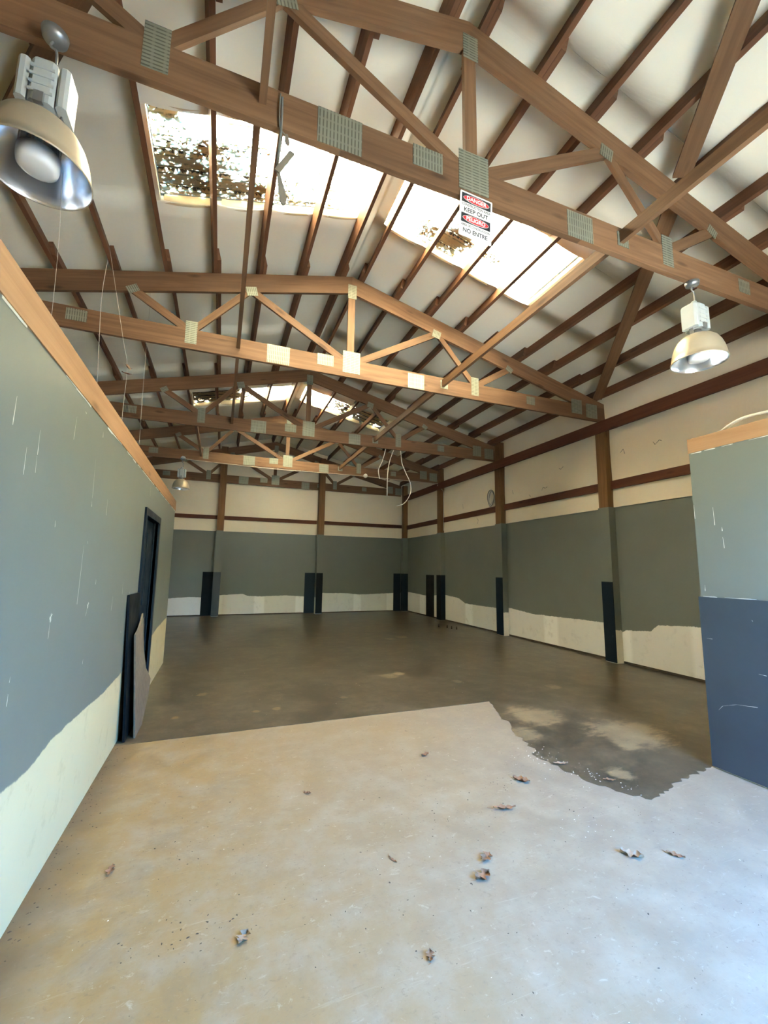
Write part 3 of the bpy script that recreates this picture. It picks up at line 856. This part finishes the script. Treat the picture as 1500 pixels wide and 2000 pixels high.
def diag(x0, y0, x1, y1, label):
    zz = lambda x: tc_top(x) - 0.032
    n = Vector((SL * (1 if (x0 + x1) / 2 > RX else -1), 0, 1)).normalized()
    p0, p1 = Vector((x0, y0, zz(x0))), Vector((x1, y1, zz(x1)))
    upv = n.cross((p1 - p0).normalized())
    tag(beam('diagonal_brace', p0, p1, 0.135, 0.04, M_TRUSS, up=upv), label, 'brace', 'diagonal braces under the purlins')
diag(3.68, TY[0] + 0.11, 5.66, TY[1] - 0.12, 'diagonal brace under the purlins running down to the second truss heel')
diag(1.62, -0.40, 3.50, TY[0] - 0.10, 'diagonal brace under the purlins in the upper right, ending at the nearest truss')
diag(-0.80, TY[0] + 0.11, -2.72, TY[1] - 0.12, 'diagonal brace under the purlins behind the big left lamp')

# ------------------------------------------------------------------ posts
def post(label, x0, x1, y0, y1, ztop, boards):
    rt = root('wall_post', ((x0 + x1) / 2, (y0 + y1) / 2, 0), label, 'post', 'timber wall posts')
    o = 0.012
    beam('timber', ((x0 + x1) / 2, (y0 + y1) / 2, 2.44), ((x0 + x1) / 2, (y0 + y1) / 2, ztop), x1 - x0, y1 - y0, M_POST, rt, up=(1, 0, 0))
    box('drywall_wrap', x0 - o, x1 - 0.001, y0 - o, y1 + o, 0.0, 2.44, M_WRAP, rt)
    for f_, m in boards:
        if f_ == 'x': box('wainscot_board', x0 - o - 0.012, x0 - o, y0 - o - 0.002, y1 + o, 0.015, 1.245, m, rt)
        if f_ == 'y': box('wainscot_board', x0 - o, x1 - 0.001, y0 - o - 0.012, y0 - o, 0.015, 1.245, m, rt)
post('nearest wall post on the right side wall with a navy board at its foot', 5.80, XR, 5.03, 5.21, 3.885, [('x', M_NAVY_D)])
post('wall post on the right side wall with a wire coil beside it', 5.80, XR, 7.84, 8.05, 4.30, [('x', M_NAVY_D)])
post('wall post on the right side wall with a thin white cable down its edge', 5.80, XR, 10.65, 10.85, 4.30, [('x', M_BLACK), ('y', M_NAVY_D)])  # room-facing board in black: shade on the navy paint put into the colour
post('corner wall post where the right side wall meets the far wall', 5.76, XR, 13.20, 13.325, 4.25, [('x', M_NAVY_D), ('y', M_NAVY_D)])
post('wall post on the far wall nearest the left partition, with a black board beside it', -0.150, 0.040, 13.15, 13.32, 4.95, [('y', M_NAVY)])
post('wall post in the middle of the far wall with a dark navy foot', 2.82, 3.01, 13.15, 13.32, 4.9, [('y', M_BLACK)])

# ------------------------------------------------------------------ high-bay lamps
def lamp(x, y, z, r, label):
    """z: rim height, r: rim radius; hangs from the bottom chord"""
    rt = root('high_bay_lamp', (x, y, z), label, 'lamp', 'high-bay lamps under the trusses')
    k = r / 0.2
    T = lambda a, b, c: Matrix.Translation((x + a, y + b, z + c))
    Hd = 0.235 * k
    outer = [(0.045 * k, Hd), (0.085 * k, Hd * 0.985), (0.115 * k, Hd * 0.92), (0.145 * k, Hd * 0.80), (0.168 * k, Hd * 0.62), (0.184 * k, Hd * 0.42), (0.194 * k, Hd * 0.2), (0.198 * k, 0.012), (0.203 * k, 0.010), (0.204 * k, 0.0), (0.199 * k, 0.0)]
    inner = [(0.199 * k, 0.0), (0.193 * k, 0.012), (0.189 * k, Hd * 0.2), (0.179 * k, Hd * 0.41), (0.163 * k, Hd * 0.60), (0.140 * k, Hd * 0.78), (0.111 * k, Hd * 0.895), (0.08 * k, Hd * 0.955), (0.0, Hd * 0.96)]
    rf = link('reflector', lathe(outer, 48), M_DOMEOUT, rt, T(0, 0, 0))
    link('reflector_lining', lathe(inner, 48), M_DOMEIN, rf, T(0, 0, 0))
    link('bulb', lathe([(0.0, 0.012 * k), (0.055 * k, 0.012 * k), (0.074 * k, 0.022 * k), (0.078 * k, 0.045 * k), (0.078 * k, 0.085 * k), (0.05 * k, 0.10 * k), (0.035 * k, 0.13 * k), (0.03 * k, 0.225 * k)], 28), M_GLASS, rt, T(0, 0, 0))
    for a in range(8):
        q = a * math.pi / 4 + 0.3
        link('socket_fin', boxme(0.030 * k, 0.004, 0.125 * k), M_STEEL if a % 2 else M_CABLE, rf, T(0.072 * k * math.cos(q), 0.072 * k * math.sin(q), 0.148 * k) @ Matrix.Rotation(q + 1.57, 4, 'Z'))
    link('neck', lathe([(0.05 * k, Hd), (0.052 * k, Hd + 0.02), (0.035 * k, Hd + 0.03), (0.035 * k, Hd + 0.06 * k)], 20), M_STEEL, rt, T(0, 0, 0))
    b0 = Hd + 0.05 * k; bh = 0.22 * k
    for s_ in (-1, 1):
        beam('bracket', (x + s_ * 0.055 * k, y, z + Hd - 0.01), (x + s_ * 0.07 * k, y, z + b0 + 0.03), 0.03, 0.006, M_STEEL, rt, up=(0, 1, 0))
    def cbox(w, d, hgt, ch):
        # box with chamfered vertical edges and top
        pts = []
        a, b = w / 2, d / 2
        ring = [(-a + ch, -b), (a - ch, -b), (a, -b + ch), (a, b - ch), (a - ch, b), (-a + ch, b), (-a, b - ch), (-a, -b + ch)]
        v = [(p, q, 0.0) for p, q in ring] + [(p, q, hgt - ch) for p, q in ring] + [(p * 0.86, q * 0.86, hgt) for p, q in ring]
        f = [tuple(range(8))[::-1], tuple(range(16, 24))]
        for L_ in (0, 8):
            for i in range(8): f.append((L_ + i, L_ + (i + 1) % 8, L_ + 8 + (i + 1) % 8, L_ + 8 + i))
        return mk(v, f)
    bl = link('ballast_box', cbox(0.095 * k, 0.13 * k, bh, 0.015 * k), M_BALLAST, rt, T(0, 0, b0))
    for s_ in (-1, 1):
        link('side_housing', cbox(0.042 * k, 0.125 * k, bh * 0.93, 0.012 * k), M_BALLAST, bl, T(s_ * 0.074 * k, 0, b0 + 0.006))
    for q in range(4):
        link('cooling_rib', boxme(0.088 * k, 0.006, 0.012 * k), M_BALLAST, bl, T(0, -0.067 * k, b0 + bh * (0.2 + 0.18 * q)))
    link('latch', boxme(0.035 * k, 0.018, 0.05 * k), M_STEEL, bl, T(0, -0.07 * k, b0 + 0.01))
    link('socket_cap', lathe([(0.0, 0.05), (0.018, 0.05), (0.028, 0.03), (0.03, 0.0)], 14), M_BALLAST, rt, T(0, 0, b0 + bh - 0.005))
    ztop = BC0 - z
    zs = b0 + bh + 0.035
    # hook loop and junction canopy under the chord
    link('hook', tube([(x, y, z + zs), (x + 0.016, y, z + zs + 0.02), (x + 0.012, y, z + (zs + ztop) / 2), (x - 0.012, y, z + (zs + ztop) / 2 + 0.02), (x, y, z + ztop - 0.03)], 0.006, 8), M_STEEL, rt)
    link('canopy', lathe([(0.0, -0.045), (0.03, -0.043), (0.05, -0.03), (0.055, -0.001), (0.0, -0.001)], 20), M_STEEL, rt, T(0, 0, ztop))
lamp(-0.875, 2.145, 3.155, 0.207, 'large dome lamp close overhead by the left partition, inside of its reflector showing')
lamp(3.66, 2.20, 3.16, 0.20, 'dome lamp with pale ballast hanging in the upper right over the blue stub wall')
lamp(-0.95, 10.655, 3.17, 0.185, 'small far dome lamp hanging near the far wall just past the left partition')

# ------------------------------------------------------------------ danger sign
def text_mesh(body, size, bold=0.0):
    cu = bpy.data.curves.new('t', 'FONT')
    cu.body = body; cu.size = size; cu.align_x = 'CENTER'; cu.align_y = 'CENTER'; cu.extrude = 0.0002; cu.offset = bold
    cu.resolution_u = 3
    o = bpy.data.objects.new('t', cu); COL.objects.link(o)
    dg = bpy.context.evaluated_depsgraph_get()
    me = bpy.data.meshes.new_from_object(o.evaluated_get(dg))
    bpy.data.objects.remove(o); bpy.data.curves.remove(cu)
    me.materials.clear()
    return me
sw, sh = 0.252, 0.336
SM = Matrix.Translation((1.468, TY[0] - TT / 2 - 0.0062, 3.752)) @ Matrix.Rotation(R(3.2), 4, 'Y')
sg = tag(link('danger_sign', None, M=SM), 'bilingual white danger sign with red ovals hung on the nearest truss', 'sign')
FACE = Matrix.Rotation(R(90), 4, 'X')         # sign plane: local x right, local y up, facing the camera side
def rrect(w, h_, r_, d):
    pts = []
    for cx, cy_, a0 in ((w / 2 - r_, h_ / 2 - r_, 0), (-w / 2 + r_, h_ / 2 - r_, 90), (-w / 2 + r_, -h_ / 2 + r_, 180), (w / 2 - r_, -h_ / 2 + r_, 270)):
        for i in range(7):
            a = R(a0 + 15 * i); pts.append((cx + r_ * math.cos(a), cy_ + r_ * math.sin(a)))
    return slab_poly(pts, 0, d)
def oval(w, h_, d):
    return slab_poly([(w / 2 * math.cos(a * math.pi / 24), h_ / 2 * math.sin(a * math.pi / 24)) for a in range(48)], 0, d)
def sput(name, me, mat, z, d):
    return link(name, me, mat, sg, SM @ Matrix.Translation((0, -d, z)) @ FACE)
link('panel', rrect(sw, sh, 0.008, 0.003), M_SIGNW, sg, SM @ Matrix.Translation((0, 0.0015, 0)) @ FACE)
def banner(zc, word):
    b = sput('banner', rrect(sw - 0.026, 0.068, 0.003, 0.0005), M_SIGNK, zc, 0.0015)
    link('oval_rim', oval(sw - 0.048, 0.056, 0.0004), M_SIGNW, b, SM @ Matrix.Translation((0, -0.002, zc)) @ FACE)
    link('red_oval', oval(sw - 0.054, 0.050, 0.0004), M_SIGNR, b, SM @ Matrix.Translation((0, -0.0024, zc)) @ FACE)
    link('lettering', text_mesh(word, 0.041, 0.0012), M_SIGNW, b, SM @ Matrix.Translation((0, -0.0031, zc)) @ FACE @ Matrix.Diagonal((0.94, 1, 1, 1)))
def line(body, size, zc, sx, bold):
    sput('lettering', text_mesh(body, size, bold), M_SIGNK, zc, 0.0019)
banner(sh / 2 - 0.047, 'DANGER')
banner(-0.030, 'PELIGRO')
def fit_line(body, width, height, zc, bold):
    me = text_mesh(body, height * 1.38, bold)
    xs = [v.co.x for v in me.vertices]
    k = width / (max(xs) - min(xs)); c = (max(xs) + min(xs)) / 2
    for v in me.vertices: v.co.x = (v.co.x - c) * k
    sput('lettering', me, M_SIGNK, zc, 0.0019)
fit_line('CONSTRUCTION AREA', 0.222, 0.019, 0.070, 0.0003)
fit_line('KEEP OUT', 0.185, 0.032, 0.032, 0.0008)
fit_line('\u00c1REA DE CONSTRUCCI\u00d3N', 0.222, 0.017, -0.083, 0.0003)
fit_line('NO ENTRE', 0.190, 0.032, -0.123, 0.0008)

# ------------------------------------------------------------------ things hanging about
# paddle on a cord at the nearest truss
pr = root('hanging_paddle', (0.19, TY[0] - 0.03, 3.45), 'old grey wooden paddle and stick hung by a cord from the nearest truss', 'paddle')
py_ = TY[0] - 0.030
link('cord', tube([(0.165, py_ - 0.001, 4.10), (0.163, py_ - 0.001, 4.0), (0.172, py_, 3.88), (0.205, py_, 3.84), (0.213, py_, 3.80)], 0.004, 6), M_WIRE, pr)
link('cord', tube([(0.175, py_, 4.08), (0.178, py_, 3.90), (0.170, py_, 3.70), (0.168, py_, 3.62)], 0.007, 6), M_WIRE, pr)
prism_xz('tag_blade', [(0.200, 3.845), (0.214, 3.85), (0.228, 3.80), (0.222, 3.775), (0.208, 3.785), (0.200, 3.80)], py_ - 0.004, 0.006, M_OLDWOOD, pr)
beam('stick', (0.165, py_ - 0.012, 3.585), (0.243, py_ - 0.012, 3.735), 0.030, 0.010, M_OLDWOOD, pr, up=(-1, 0, 0.4))
prism_xz('paddle_blade', [(0.158, 3.625), (0.176, 3.62), (0.190, 3.56), (0.214, 3.49), (0.226, 3.44), (0.222, 3.41), (0.206, 3.40), (0.190, 3.42), (0.180, 3.48), (0.172, 3.55)][::-1], py_ - 0.003, 0.012, M_OLDWOOD, pr)

def thing_tube(name, pts, r_, mat, label, cat, group=None, n=6):
    return tag(link(name, tube(pts, r_, n), mat), label, cat, group)
# cobweb threads by the left partition
thing_tube('cobweb_thread', [(-0.83, 2.28, 3.30), (-0.81, 2.28, 2.9), (-0.80, 2.28, 2.40)], 0.001, M_WEB, 'dusty cobweb thread hanging under the big left lamp', 'thread', 'cobweb threads', 4)
thing_tube('cobweb_thread', [(-1.30, 4.93, 4.82), (-1.33, 4.93, 4.25), (-1.31, 4.93, 3.7), (-1.25, 4.93, 2.45)], 0.003, M_WEB, 'kinked cobweb thread hanging in front of the orange-lit truss', 'thread', 'cobweb threads', 4)
thing_tube('cobweb_thread', [(-1.26, 4.75, 4.66), (-1.06, 4.75, 3.70), (-1.0, 4.75, 3.40), (-1.0, 4.75, 2.9), (-0.98, 4.75, 2.39)], 0.002, M_WEB, 'cobweb thread hanging below the dangling dry leaf', 'thread', 'cobweb threads', 4)
thing_tube('cobweb_thread', [(-1.0, 5.6, 4.87), (-1.0, 5.6, 4.3), (-0.99, 5.6, 3.4), (-0.97, 5.6, 2.39)], 0.002, M_WEB, 'thin cobweb thread farthest along the left partition', 'thread', 'cobweb threads', 4)

def leaf_mesh(L_, W_, seed, curl=0.3):
    rg = random.Random(seed)
    v, f = [], []
    n = 14
    out = []
    for i in range(n + 1):
        tt = i / n
        wv = math.sin(math.pi * min(1, tt * 1.02)) ** 0.7 * (0.75 + 0.45 * math.sin(tt * 19 + rg.uniform(0, 0.6)))
        out.append((tt, max(0.04, wv)))
    ph = rg.uniform(0, 6)
    for tt, wv in out:
        x = (tt - 0.5) * L_
        for q in (-1, -0.5, 0, 0.5, 1):
            y = q * wv * W_ / 2
            z = curl * W_ * (q * q * 0.55) + curl * L_ * 0.35 * (tt - 0.5) ** 2 * 2 + 0.06 * W_ * math.sin(tt * 9 + q * 3 + ph)
            v.append([x, y, z])
    zm = min(p[2] for p in v)
    for p in v: p[2] -= zm - 0.0015
    for i in range(n):
        for j in range(4):
            a = i * 5 + j
            f.append((a, a + 1, a + 6, a + 5))
    k = len(v)
    v += [[-L_ / 2, 0.002, 0.002], [-L_ / 2 - 0.25 * L_, 0.012, 0.004], [-L_ / 2 - 0.25 * L_, 0.009, 0.004], [-L_ / 2, -0.002, 0.002]]
    f.append((k, k + 1, k + 2, k + 3))
    return mk(v, f, True)
def leaf(x, y, L_, W_, rot, seed, label, mat=M_LEAF, z=0.0, curl=0.3, tilt=0.0):
    o = link('dry_leaf', leaf_mesh(L_ * 0.8, W_ * 0.8, seed, curl), mat, None, Matrix.Translation((x, y, z)) @ Matrix.Rotation(rot, 4, 'Z') @ Matrix.Rotation(tilt, 4, 'X'))
    return tag(o, label, 'leaf', 'dry leaves')
ZP = 0.0015
leaf(1.546, 3.10, 0.10, 0.06, 0.4, 1, 'curled brown leaf alone on the tan concrete near the dark floor edge')
leaf(1.985, 2.53, 0.14, 0.085, -0.9, 2, 'pinkish-brown curled leaf on the pale concrete below the speckled paint edge')
leaf(1.665, 2.286, 0.17, 0.06, -0.3, 3, 'long thin brown leaf lying in the middle of the concrete')
leaf(1.307, 1.95, 0.10, 0.07, 0.5, 4, 'crumpled leaf just above the darkest leaf of the pair')
leaf(1.219, 1.85, 0.11, 0.075, 0.2, 5, 'darkest crumpled leaf, lower of the pair in the middle foreground')
leaf(2.009, 1.72, 0.13, 0.08, -0.8, 6, 'faded leaf lying on the bluish concrete in front of the stub wall', M_LEAF_P)
leaf(2.216, 1.645, 0.10, 0.045, -1.0, 7, 'small greyish leaf on the bluish concrete, nearest to the navy wainscot')
leaf(2.42, 2.634, 0.14, 0.05, -0.3, 8, 'tan leaf lying across the grey floor paint edge', M_LEAF_P, ZP)
leaf(2.552, 2.331, 0.10, 0.045, -0.5, 9, 'small reddish leaf on the pointed tip of grey floor paint', M_LEAF, ZP)
leaf(0.168, 1.882, 0.075, 0.065, 0.9, 10, 'pale round leaf in the left foreground', M_LEAF_P)
leaf(-0.39, 2.47, 0.10, 0.045, 1.5, 11, 'narrow dark leaf near the foot of the left partition')
leaf(0.597, 2.848, 0.06, 0.04, -0.6, 12, 'tiny brown leaf on the ochre concrete on the left')
leaf(0.871, 2.097, 0.075, 0.018, -1.2, 13, 'thin brown leaf stem in the middle of the floor')
leaf(0.803, 1.568, 0.06, 0.045, 1.2, 14, 'small dark leaf in the bottom centre foreground')
leaf(-1.0, 4.75, 0.12, 0.07, 1.2, 15, 'dry leaf dangling in a cobweb below the orange-lit truss', M_LEAF_P, 3.40, 0.4, 1.2)
leaf(-1.0, 4.75, 0.11, 0.06, 0.4, 16, 'lower dry leaf dangling in a cobweb, caught under the other', M_LEAF, 3.325, 0.4, 0.5)

def frag_mesh(spots, seed, flat=0.35):
    rg = random.Random(seed); v, f = [], []
    for (x, y, z, s_) in spots:
        k = len(v); n = rg.choice((4, 5, 6)); a0 = rg.uniform(0, 6)
        el = rg.uniform(0.2, 0.8); an = rg.uniform(0, 3.14)
        for i in range(n):
            a = a0 + 2 * math.pi * i / n; rr = s_ * rg.uniform(0.6, 1.15)
            ex, ey = rr * math.cos(a), rr * math.sin(a) * el
            v.append((x + ex * math.cos(an) - ey * math.sin(an), y + ex * math.sin(an) + ey * math.cos(an), z))
        v.append((x, y, z + s_ * flat))
        for i in range(n): f.append((k + i, k + (i + 1) % n, k + n))
    return mk(v, f)
rg = random.Random(77)
sp = []
for _ in range(520):
    x, y = rg.uniform(-0.66, 3.3), rg.uniform(0.7, 4.0)
    if x > 2.3 and y > 2.0: continue
    sp.append((x, y, 0.0, rg.uniform(0.0015, 0.004) if rg.random() < 0.9 else rg.uniform(0.004, 0.009)))
for cx, cy_, n, s_ in ((0.05, 1.95, 26, 0.09), (-0.2, 2.0, 12, 0.1), (0.02, 2.45, 16, 0.12), (1.35, 2.3, 26, 0.2), (1.0, 1.9, 30, 0.3), (1.9, 2.55, 20, 0.1), (-0.1, 2.9, 10, .2), (2.2, 2.0, 14, .3)):
    for _ in range(n): sp.append((rg.gauss(cx, s_), rg.gauss(cy_, s_ * 0.7), 0.0, rg.uniform(0.0025, 0.0075)))
for _ in range(150):
    sp.append((-0.69 + abs(rg.gauss(0, 0.05)) + 0.01, rg.uniform(1.2, 4.0), 0.0, rg.uniform(0.002, 0.008)))
sp = [q for q in sp if q[0] > -0.68]
tag(link('floor_grit', frag_mesh(sp, 5), M_GRIT), 'dark dirt crumbs scattered over the bare concrete', 'grit', kind='stuff')
sp = []
for _ in range(90): sp.append((rg.uniform(-0.5, 3.2), rg.uniform(0.8, 4.0), 0.0, rg.uniform(0.0015, 0.0045)))
for _ in range(130): sp.append((rg.uniform(-0.4, 5.6), rg.uniform(4.2, 9.5), ZP, rg.uniform(0.003, 0.008)))
for cx, cy_, n, s_ in ((2.35, 2.78, 50, 0.10), (2.45, 2.5, 40, 0.08), (2.0, 1.95, 14, 0.09), (2.58, 2.24, 10, 0.04)):
    for _ in range(n):
        x, y = rg.gauss(cx, s_), rg.gauss(cy_, s_)
        sp.append((x, y, ZP, rg.uniform(0.002, 0.007)))
sp = [q for q in sp if not (3.40 < q[0] < 3.62 and q[1] < 2.3)]
tag(link('plaster_flakes', frag_mesh(sp, 6), M_FLAKE), 'tiny white plaster flakes scattered over the floor', 'debris', kind='stuff')

# anchor bolts left in the floor
for (x, y), lb in zip([(5.144, 9.56), (5.257, 9.34), (5.27, 9.15), (5.345, 9.04)],
                      ['anchor bolt in the dark floor, farthest of the four', 'anchor bolt in the dark floor, second farthest of the four', 'anchor bolt in the dark floor, second nearest of the four', 'anchor bolt in the dark floor, nearest of the four']):
    rt = root('anchor_bolt', (x, y, ZP), lb, 'bolt', 'anchor bolts in the floor')
    link('shank', lathe([(0.008, 0.0), (0.008, 0.06), (0.0, 0.06)], 10), M_BLACK, rt, Matrix.Translation((x, y, ZP)))
    link('nut', lathe([(0.0, 0.012), (0.017, 0.012), (0.017, 0.0)], 6), M_BLACK, rt, Matrix.Translation((x, y, ZP)))

# conduit along the fourth truss with two round boxes
yc = TY[3] - TT / 2 - 0.012
cd = root('conduit', (1.5, yc, BC0), 'thin conduit running along the bottom of the fourth truss', 'conduit')
link('pipe', tube([(-0.93, yc, 3.90), (-0.6, yc, 3.885), (0.5, yc, 3.865), (1.43, yc, 3.86), (3.3, yc, 3.885), (4.4, yc, 3.875), (5.60, yc, 3.87), (5.765, yc - 0.02, 3.86), (5.745, yc - 0.03, 3.80)], 0.011, 8), M_COPPER, cd)
for x, z in ((-0.95, 3.905), (3.55, 3.90)):
    link('junction_box', lathe([(0.0, 0.05), (0.048, 0.05), (0.054, 0.044), (0.054, 0.0)], 20), M_CABLE, cd, Matrix.Translation((x, yc + 0.01, z)) @ Matrix.Rotation(R(90), 4, 'X'))
# loose white cables under the third truss
yq = TY[2] + 0.03
s9 = lambda x, z: (x * yq / 9.0, yq, CAM_H + (z - CAM_H) * yq / 9.0)
G = 'loose white cables under the third truss'
thing_tube('hanging_cable', [s9(3.36, 4.28), s9(3.45, 4.24), s9(3.44, 4.10), s9(3.37, 3.86), s9(3.30, 3.70), s9(3.29, 3.62), s9(3.32, 3.46)], 0.009, M_CABLE, 'short kinked white cable, leftmost of the three under the third truss', 'cable', G)
thing_tube('hanging_cable', [s9(3.70, 4.28), s9(3.64, 4.12), s9(3.56, 3.88), s9(3.52, 3.6), s9(3.51, 3.3), s9(3.51, 3.08)], 0.009, M_CABLE, 'straight white cable, middle one of the three under the third truss', 'cable', G)
thing_tube('hanging_cable', [s9(3.80, 4.30), s9(3.85, 4.12), s9(3.88, 3.88), s9(3.98, 3.66), s9(4.09, 3.44), s9(4.11, 3.22), s9(4.02, 3.02), s9(3.90, 2.90), s9(3.76, 2.86)], 0.009, M_CABLE, 'long white cable curving back up at its end under the third truss', 'cable', G)
thing_tube('post_cable', [(5.80, 10.63, 3.70), (5.84, 10.62, 3.68), (5.88, 10.622, 3.60), (5.89, 10.625, 3.2), (5.885, 10.625, 2.85), (5.89, 10.625, 2.5)], 0.008, M_CABLE, 'thin white cable running down the third wall post', 'cable')
# wire coil at the second post
wc = root('wire_coil', (5.86, 8.24, 2.90), 'coil of grey wire hung on the girt beside a wall post', 'coil')
for q in range(4):
    rr = 0.13 + 0.012 * q
    pts = [(5.86 - 0.012 * q + 0.01 * math.sin(a * 2 + q), 8.25 + rr * 0.75 * math.cos(a), 3.07 + rr * 1.15 * math.sin(a)) for a in [i * math.pi / 8 for i in range(17)]]
    link('wire_loop', tube(pts, 0.010, 6), M_WIRE if q % 2 else M_CABLE, wc)
link('wire_loop', tube([(5.86, 8.18, 3.05), (5.84, 8.22, 2.98), (5.85, 8.30, 2.93), (5.86, 8.36, 2.885)], 0.012, 6), M_CABLE, wc)
# cable lying over the stub wall
thing_tube('white_cable', [(XP + 0.05, 2.00, 2.475), (XP + 0.05, 1.93, 2.51), (XP + 0.055, 1.84, 2.535), (XP + 0.06, 1.70, 2.53), (XP + 0.065, 1.5, 2.50), (XP + 0.07, 1.3, 2.478)], 0.011, M_CABLE, 'white cable arching over the top plate of the stub wall', 'cable', None, 8)

# torn wainscot sheets leaning on the left partition by the door
def sheet(name, yz, xb, zt, mat, label, th=0.012):
    # x at height z: from xb at the floor to touching the wall at zt
    n = len(yz)
    def xx(y, z): return xb + (XL + th + 0.004 - xb) * min(1.0, z / zt)
    v = [(xx(y, z), y, z) for y, z in yz] + [(xx(y, z) - th, y, z) for y, z in yz]
    f = [tuple(range(n)), tuple(range(2 * n - 1, n - 1, -1))] + [(i, i + n, (i + 1) % n + n, (i + 1) % n) for i in range(n)]
    return tag(link(name, mk(v, f), mat), label, 'panel', 'torn sheets leaning by the door')
sheet('leaning_sheet', [(4.10, 0.0), (4.75, 0.0), (4.70, 0.6), (4.56, 0.62), (4.50, 1.16), (4.02, 1.165)], -0.628, 1.17, M_BLACK, 'tall black panel sheet leaning on the left partition beside the door', 0.016)
sheet('leaning_sheet', [(4.17, 0.0), (4.50, 0.0), (4.86, 0.16), (5.0, 0.28), (4.72, 0.44), (4.58, 0.62), (4.52, 0.97), (4.40, 0.90), (4.28, 0.855), (4.15, 0.83)], -0.565, 1.6, M_CHIP, 'torn grey-brown panel sheet leaning in front of the tall black one')

# torn spots in the wall insulation
rg = random.Random(31)
v_, f_ = [], []
def crack(x, y, z, pts, w=0.006):
    P_ = [Vector((x, y + a, z + b)) for a, b in pts]
    for p, q in zip(P_[:-1], P_[1:]):
        d = (q - p).normalized(); nrm = Vector((0, -d.z, d.y)) * w
        k = len(v_)
        v_.extend([p - nrm * 0.4, p + nrm * 0.4, q + nrm, q - nrm]); f_.append((k, k + 1, k + 2, k + 3))
for (y, z, pts) in ((4.78, 3.30, [(0.06, 0.0), (0.0, 0.05), (-0.02, -0.03)]), (4.22, 3.30, [(0.06, 0.03), (0.03, -0.02), (-0.04, 0.03), (-0.07, 0.01)]), (6.55, 3.02, [(0.1, -0.03), (0.06, 0.03), (0, 0.0), (-0.06, 0.02)]),
                    (6.1, 3.32, [(0.07, 0.02), (0.02, -0.01), (-0.04, 0.03)]), (7.55, 3.1, [(0.02, 0.06), (-0.02, -0.04)]), (9.6, 3.05, [(0.02, 0.08), (0.0, -0.05)]), (8.9, 2.62, [(0.08, 0.08), (0.0, 0.0), (0.05, -0.08)]), (7.0, 2.95, [(0.03, 0.02), (-.02, -.03)])):
    crack(XR - 0.026, y, z, pts)
o = link('torn_spots', mk(v_, f_), M_OLDWOOD, wr); o['kind'] = 'stuff'
